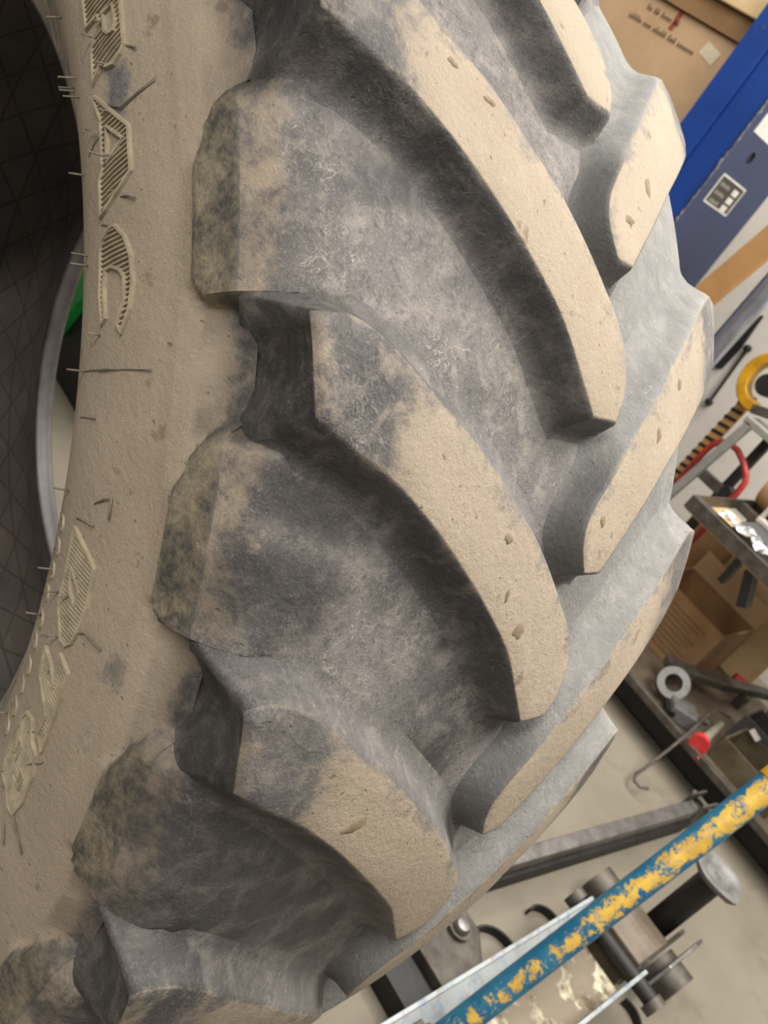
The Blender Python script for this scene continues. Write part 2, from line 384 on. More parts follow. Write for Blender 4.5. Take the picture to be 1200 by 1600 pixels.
tyre = thing('tractor_tyre', 'huge dusty tractor tyre with chevron lugs standing upright in the foreground', 'tyre')
def tyre_part(name, verts, faces, mat, mask=None, smooth_=True, sharp=None, uv=None, rot=0.0, mesh=None):
    if mesh is None:
        mesh = bpy.data.meshes.new(name); mesh.from_pydata([tuple(v) for v in verts], [], faces); mesh.update()
        mesh.materials.append(mat)
        if smooth_: mesh.polygons.foreach_set('use_smooth', [True] * len(mesh.polygons))
        if sharp: mesh.set_sharp_from_angle(angle=R_(sharp))
        if mask is not None:
            at = mesh.attributes.new('mask', 'FLOAT_COLOR', 'POINT'); at.data.foreach_set('color', np.asarray(mask, np.float32).ravel())
        if uv is not None:
            ul = mesh.uv_layers.new(name='UVMap'); li = np.empty(len(mesh.loops), np.int32); mesh.loops.foreach_get('vertex_index', li)
            ul.data.foreach_set('uv', np.asarray(uv, np.float32)[li].ravel())
    o = bpy.data.objects.new(name, mesh); COL.objects.link(o); o.parent = tyre
    o.matrix_basis = TY @ Matrix.Rotation(R_(rot), 4, 'Z')
    return o

# carcass: groove floor, scuffed shoulder ledges between the lugs, sidewalls
def half_rows(sw, sd):
    zs = list(np.linspace(0, .24, 22)) + [.25, .26, .27, .28, .287, .293, .298, .3008]
    rows = [(z, r_base(z * sd), 'tread') for z in zs] + [(.3022, .7935, 'led'), (.3035, .785, 'led'), (.305, .776, 'led'), (.3064, .767, 'led'), (.3073, .7605, 'led'), (.3070, .7565, 'edge'), (.3052, .7525, 'side')]
    rows += [(z, r, 'side') for z, r in sw if r < .750][::1]
    return rows
near = half_rows(SWN, 1); far = half_rows(SWF, -1)
rows = [(z, r, k, 1) for z, r, k in near[::-1]] + [(-z, r, k, -1) for z, r, k in far[1:]]
def plate(rel, r):
    """1 on the shoulder ledge between two lugs, 0 in the pocket under a lug end; rel in 0..PITCH"""
    lb = np.interp(r, [.757, .761, .768], [15.9, 15.3, 15.1]); ub = np.interp(r, [.758, .766, .773, .783, .795], [22.6, 24.3, 25.1, 25.5, 25.6])
    x = (rel - 11.0) % PITCH + 11.0
    return smooth(lb - .3, lb + .3, x) * (1 - smooth(ub - .9, ub + .7, x))
base_cols = [6.2 + 9.03 + v for v in np.linspace(0, 9.9, 20)] + [15.05, 15.25, 15.4, 25.05, 25.2, 25.35, 25.5] + list(np.linspace(26.2, 31.0, 8))
cols = sorted(set([round(c % PITCH, 3) for c in base_cols] + [round((c - PITCH / 2) % PITCH, 3) for c in base_cols]))
cols = [c for i, c in enumerate(cols) if i == 0 or c - cols[i - 1] > .06]
TH = [k * PITCH + c for k in range(NL) for c in cols]
nc = len(TH); nr = len(rows); V = np.zeros((nr, nc, 3)); K = np.zeros((nr, nc, 4), np.float32)
lowz = np.array([p[0] for p in LOW][::-1]); lowt = np.array([p[1] for p in LOW][::-1])
tha = np.array(TH); 
for i, (z, r, kind, sd) in enumerate(rows):
    rel = (tha + (0 if sd > 0 else PITCH / 2)) % PITCH
    pl = np.array([plate(v, r) for v in rel]) if r > .742 and abs(z) > .25 else np.ones(nc)
    dz = np.zeros(nc); dr = np.zeros(nc)
    if kind == 'led' or kind == 'edge' or (kind == 'side' and r > .742):
        amt = float(np.interp(r, [.742, .753, .760, .776, .795], [0, .005, .011, .018, .024]))
        dz = -(1 - pl) * amt * sd
    if kind == 'tread' and abs(z) > .25:
        dz = -(1 - pl) * .024 * smooth(.25, .29, abs(z)) * sd; dr = -(1 - pl) * .010 * smooth(.25, .29, abs(z))
    rr = r + dr
    a = np.radians(tha); V[i, :, 0] = rr * np.cos(a); V[i, :, 1] = rr * np.sin(a); V[i, :, 2] = z + dz
    az = abs(z)
    if kind == 'tread':
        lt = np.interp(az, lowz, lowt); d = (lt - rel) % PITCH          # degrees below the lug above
        K[i, :, 2] = .5 * np.exp(-(np.maximum(d - .8, 0) / 1.2) ** 2) * smooth(-.02, .04, az) * (1 if sd > 0 else .35)  # shade along the lug foot painted in, together with wiped rubber
        K[i, :, 0] = .10 + .42 * smooth(.272, .296, az)
        K[i, :, 3] = .8 * (1 - smooth(-.14, .06, z))
    elif kind in ('led', 'edge'):
        K[i, :, 1] = pl; K[i, :, 0] = (1 - pl) * (.9 - .5 * smooth(.765, .79, r)); K[i, :, 2] = .8 * (1 - pl) * smooth(.762, .785, r)  # pockets get the same painted shade and wiped dark
    else:
        K[i, :, 0] = .95 if r > .60 else .95 - .5 * smooth(.60, .575, r) if False else (.95 if r > .61 else .95 - .45 * (1 - smooth(.575, .61, r)))
        if r > .742: K[i, :, 0] = .88
        if sd > 0:
            for mr, mt, ra, rb, st in ((.687, 12.9, .016, .030, .8), (.690, 10.9, .010, .016, .6), (.672, 9.0, .012, .03, .25), (.715, -27, .03, .05, .3), (.735, -21.5, .012, .03, .5), (.62, -8, .016, .25, .35)):
                q = ((r - mr) / ra) ** 2 + (np.radians((tha - mt + 180) % 360 - 180) * r / rb) ** 2
                K[i, :, 0] -= .85 * st * np.exp(-q)
    if sd > 0 and kind in ('tread', 'led'):
        for mz, mt, ra, rb in MARKS:
            dth = (tha - mt + 180) % 360 - 180
            q = ((az - mz) / ra) ** 2 + (np.radians(dth) * r / rb) ** 2
            K[i, :, 2] = np.maximum(K[i, :, 2], (1 - np.clip((q - .4) / 1.1, 0, 1)) * (.5 if kind == 'led' else (.82 if ra > .04 else .95)))
faces = []
for i in range(nr - 1):
    for j in range(nc):
        k = (j + 1) % nc; faces.append((i * nc + j, i * nc + k, (i + 1) * nc + k, (i + 1) * nc + j))
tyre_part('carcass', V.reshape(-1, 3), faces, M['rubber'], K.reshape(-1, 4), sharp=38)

def revolve(prof, n=240):
    vs = []; fs = []; uv = []; s = 0
    for i, (z, r) in enumerate(prof):
        if i: s += math.hypot(z - prof[i - 1][0], r - prof[i - 1][1])
        for j in range(n + 1):
            vs.append(cyl(z, r, 360 * j / n)); uv.append((s, 2 * math.pi * j / n * .7))
    m = n + 1
    for i in range(len(prof) - 1):
        for j in range(n): fs.append((i * m + j, (i + 1) * m + j, (i + 1) * m + j + 1, i * m + j + 1))
    return vs, fs, uv
inner = [(.214, .53), (.238, .56), (.262, .59), (.281, .625), (.289, .67), (.286, .72), (.272, .765), (.24, .80), (.18, .822), (.1, .832), (0, .836)]
innerf = [(-.258, .53), (-.266, .56), (-.275, .59), (-.286, .625), (-.291, .67), (-.287, .72), (-.272, .765), (-.24, .80), (-.18, .822), (-.1, .832)]
prof = chaikin(inner + innerf[::-1], 2)
vs, fs, uv = revolve(prof); tyre_part('inner_liner', vs, fs, M['liner'], uv=uv)
for pr in ([(.232, .508), (.230, .5035), (.226, .5015), (.202, .500), (.198, .502), (.197, .508), (.205, .52), (.214, .53)],
           [(-.278, .508), (-.276, .5035), (-.272, .502), (-.260, .5055), (-.246, .503), (-.242, .505), (-.241, .511), (-.247, .521), (-.258, .53)]):
    vs, fs, uv = revolve(chaikin(pr, 1)); tyre_part('bead', vs, fs, M['bead'])

# one lug: top patch and rings of wall and fillet around it
LOWR = [(.290, 26.0), (.25, 23.9), (.2, 21.6), (.16, 19.7), (.13, 18.2), (.09, 15.9), (.055, 13.8), (.030, 12.2)]
UPPR = [(.303, 30.3), (.277, 30.3), (.254, 29.7), (.226, 28.7), (.2, 27.5), (.15, 24.9), (.094, 21.7), (.06, 19.6), (.038, 18.2), (.016, 16.8), (.0, 15.6), (-.008, 14.5), (-.006, 13.4), (.004, 12.2)]
def lug_mesh(mirror):
    n, m = 44, 9
    lo = spline(LOWR if mirror else LOW, n); up = spline(UPPR if mirror else UPP, n)
    top = np.zeros((n, m, 2))
    for i in range(n):
        for j in range(m): top[i, j] = lo[i] + (up[i] - lo[i]) * j / (m - 1)
    loop = [(i, 0) for i in range(n)] + [(n - 1, j) for j in range(1, m)] + [(i, m - 1) for i in range(n - 2, -1, -1)] + [(0, j) for j in range(m - 2, 0, -1)]
    P2 = np.array([top[a, b] for a, b in loop]); S = P2 * np.array([1, math.radians(.87)])
    tang = np.roll(S, -2, 0) + np.roll(S, -1, 0) - np.roll(S, 1, 0) - np.roll(S, 2, 0)
    nrm = np.stack([tang[:, 1], -tang[:, 0]], 1); nrm /= np.linalg.norm(nrm, axis=1)[:, None]
    cen = S.mean(0)
    if ((S - cen) * nrm).sum() < 0: nrm = -nrm
    vs = []; mk = []
    rng = np.random.default_rng(3)
    for i in range(n):
        for j in range(m):
            z, t = top[i, j]; e = min(i, j, m - 1 - j, n - 1 - i)
            vs.append((z, r_top(z) - (.0008 if e == 0 else 0), t))
            sh = smooth(.19, .255, z) * (1 - .5 * smooth(.27, .30, z))
            mk.append((.98 - .72 * sh - .38 * smooth(.55, 1.0, j / (m - 1)) * (1 - sh), 0, .5 * sh, 0))
    idx = {(i, j): i * m + j for i in range(n) for j in range(m)}
    prev = [idx[q] for q in loop]; L = len(loop)
    fs = [(idx[i, j], idx[i, j + 1], idx[i + 1, j + 1], idx[i + 1, j]) for i in range(n - 1) for j in range(m - 1)]
    for off, fr in [(.0022, .965), (.005, .84), (.009, .56), (.0135, .28), (.019, .10), (.027, 0.0), (.040, -.14)]:
        cur = []
        for q, (a, b) in enumerate(loop):
            z, t = P2[q]
            is_end = a == 0
            upper = b == m - 1 and not is_end; lower = b == 0 and not is_end
            wide = (.5 + 1.2 * smooth(.012, .055, z) if mirror else 1.35 - .25 * smooth(.15, .28, z)) if upper else (1.0 if lower else .8)
            pz = z + nrm[q, 0] * off * wide; pt = t + math.degrees(nrm[q, 1] * off * wide / .87)
            zc = min(pz, .3015); zb = -zc if mirror else zc
            pos = np.array([zc, r_base(zb) + fr * (r_top(zc) - r_base(zb)), pt])
            if a < 4 or is_end:
                u = b / (m - 1)
                bz = np.interp(u, [0, .38, .5, .8, .9, 1], [.2900, .2880, .280, .276, .283, .2995]); br = np.interp(u, [0, .38, .5, .8, .9, 1], [.786, .784, .770, .768, .780, .796]); bt = 24.5 + 7.0 * max(0, (u - .38) / .62) ** .9
                tp = np.array([z, r_top(z), t]); bp = np.array([bz, br, bt]); fq = max(fr, 0)
                bow = math.sin(math.pi * max(0, (u - .38) / .62)) * .008 * math.sin(math.pi * fq)
                e = tp + (bp - tp) * (1 - fq); e[0] -= bow
                if fr < 0: e[0] -= .012
                w = 1.0 if is_end else (1 - a / 4.0) ** 1.5
                pos = pos * (1 - w) + e * w
            vs.append(tuple(pos)); cur.append(len(vs) - 1)
            edge = .5 if fr > .9 else 0
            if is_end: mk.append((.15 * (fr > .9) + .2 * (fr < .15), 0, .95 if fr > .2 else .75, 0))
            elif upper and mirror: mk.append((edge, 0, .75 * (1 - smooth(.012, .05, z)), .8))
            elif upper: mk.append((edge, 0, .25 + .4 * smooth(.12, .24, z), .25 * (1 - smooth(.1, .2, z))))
            elif lower: mk.append((edge, 0, .85 if fr > .2 else (.7 if fr > .05 else .4), 0))  # lower walls: wiped rubber, with their shade painted into the colour too
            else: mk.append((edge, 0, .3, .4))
        for q in range(L):
            k = (q + 1) % L; fs.append((prev[q], prev[k], cur[k], cur[q]))
        prev = cur
    sgn = -1 if mirror else 1
    out = [cyl(sgn * z, r, t) for z, r, t in vs]
    if not mirror: fs = [f[::-1] for f in fs]
    return out, fs, mk
def fix_normals(mesh):
    bm = bmesh.new(); bm.from_mesh(mesh); bmesh.ops.recalc_face_normals(bm, faces=bm.faces[:]); 
    # outward test: mean normal should point away from the axis
    s = sum(f.normal.dot(Vector((f.calc_center_median().x, f.calc_center_median().y, 0))) for f in bm.faces)
    if s < 0: bmesh.ops.reverse_faces(bm, faces=bm.faces[:])
    bm.to_mesh(mesh); bm.free()
    mesh.polygons.foreach_set('use_smooth', [True] * len(mesh.polygons))
for mir in (False, True):
    vs, fs, mk = lug_mesh(mir); first = None
    for k in range(NL):
        rot = -k * PITCH - (PITCH / 2 if mir else 0)
        if first is None:
            first = tyre_part('tread_lug', vs, fs, M['rubber'], mk, rot=rot); fix_normals(first.data)
        else: tyre_part('tread_lug', None, None, None, rot=rot, mesh=first.data)

# low tie bars where a lug tip meets the opposite flank
def tie_mesh(arc, back, h0, rise):
    a = spline(arc, 17); b = spline(back, 17); nb = 8; vs = []; mk = []; fs = []
    for i in range(17):
        for j in range(-1, nb + 1):
            if j == -1: p = a[i]; h = -.004
            else:
                u = j / nb; p = a[i] + (b[i] - a[i]) * u; H = r_top(p[0]) - r_base(p[0]) - .002
                e = 1 if rise else min(1, i / 4.0, (16 - i) / 4.0)
                h = (h0 + (H - h0) * u ** 1.6 + .004) * smooth(0, 7, i) - .004 if rise else (h0 + .004) * e * (1 - u * u) - .004
            vs.append(cyl(p[0], r_base(p[0]) + h, p[1])); mk.append((.12, 0, 0, .55))
    w = nb + 2
    for i in range(16):
        for j in range(w - 1): fs.append((i * w + j, i * w + j + 1, i * w + w + j + 1, i * w + w + j))
    return vs, fs, mk
for arc, back, h0, rise in (([(-.030, 11.9), (-.0285, 11.1), (-.027, 10.4), (-.027, 9.7), (-.030, 8.9), (-.040, 7.9)], [(-.095, 13.7), (-.082, 12.9), (-.072, 12.1), (-.062, 11.2), (-.055, 10.2), (-.052, 8.9)], .009, True),):
    vs, fs, mk = tie_mesh(arc, back, h0, rise); first = None
    for k in range(NL):
        if first is None:
            first = tyre_part('tie_bar', vs, fs, M['rubber'], mk, rot=-k * PITCH); fix_normals(first.data); first.data.set_sharp_from_angle(angle=R_(50))
        else: tyre_part('tie_bar', None, None, None, rot=-k * PITCH, mesh=first.data)

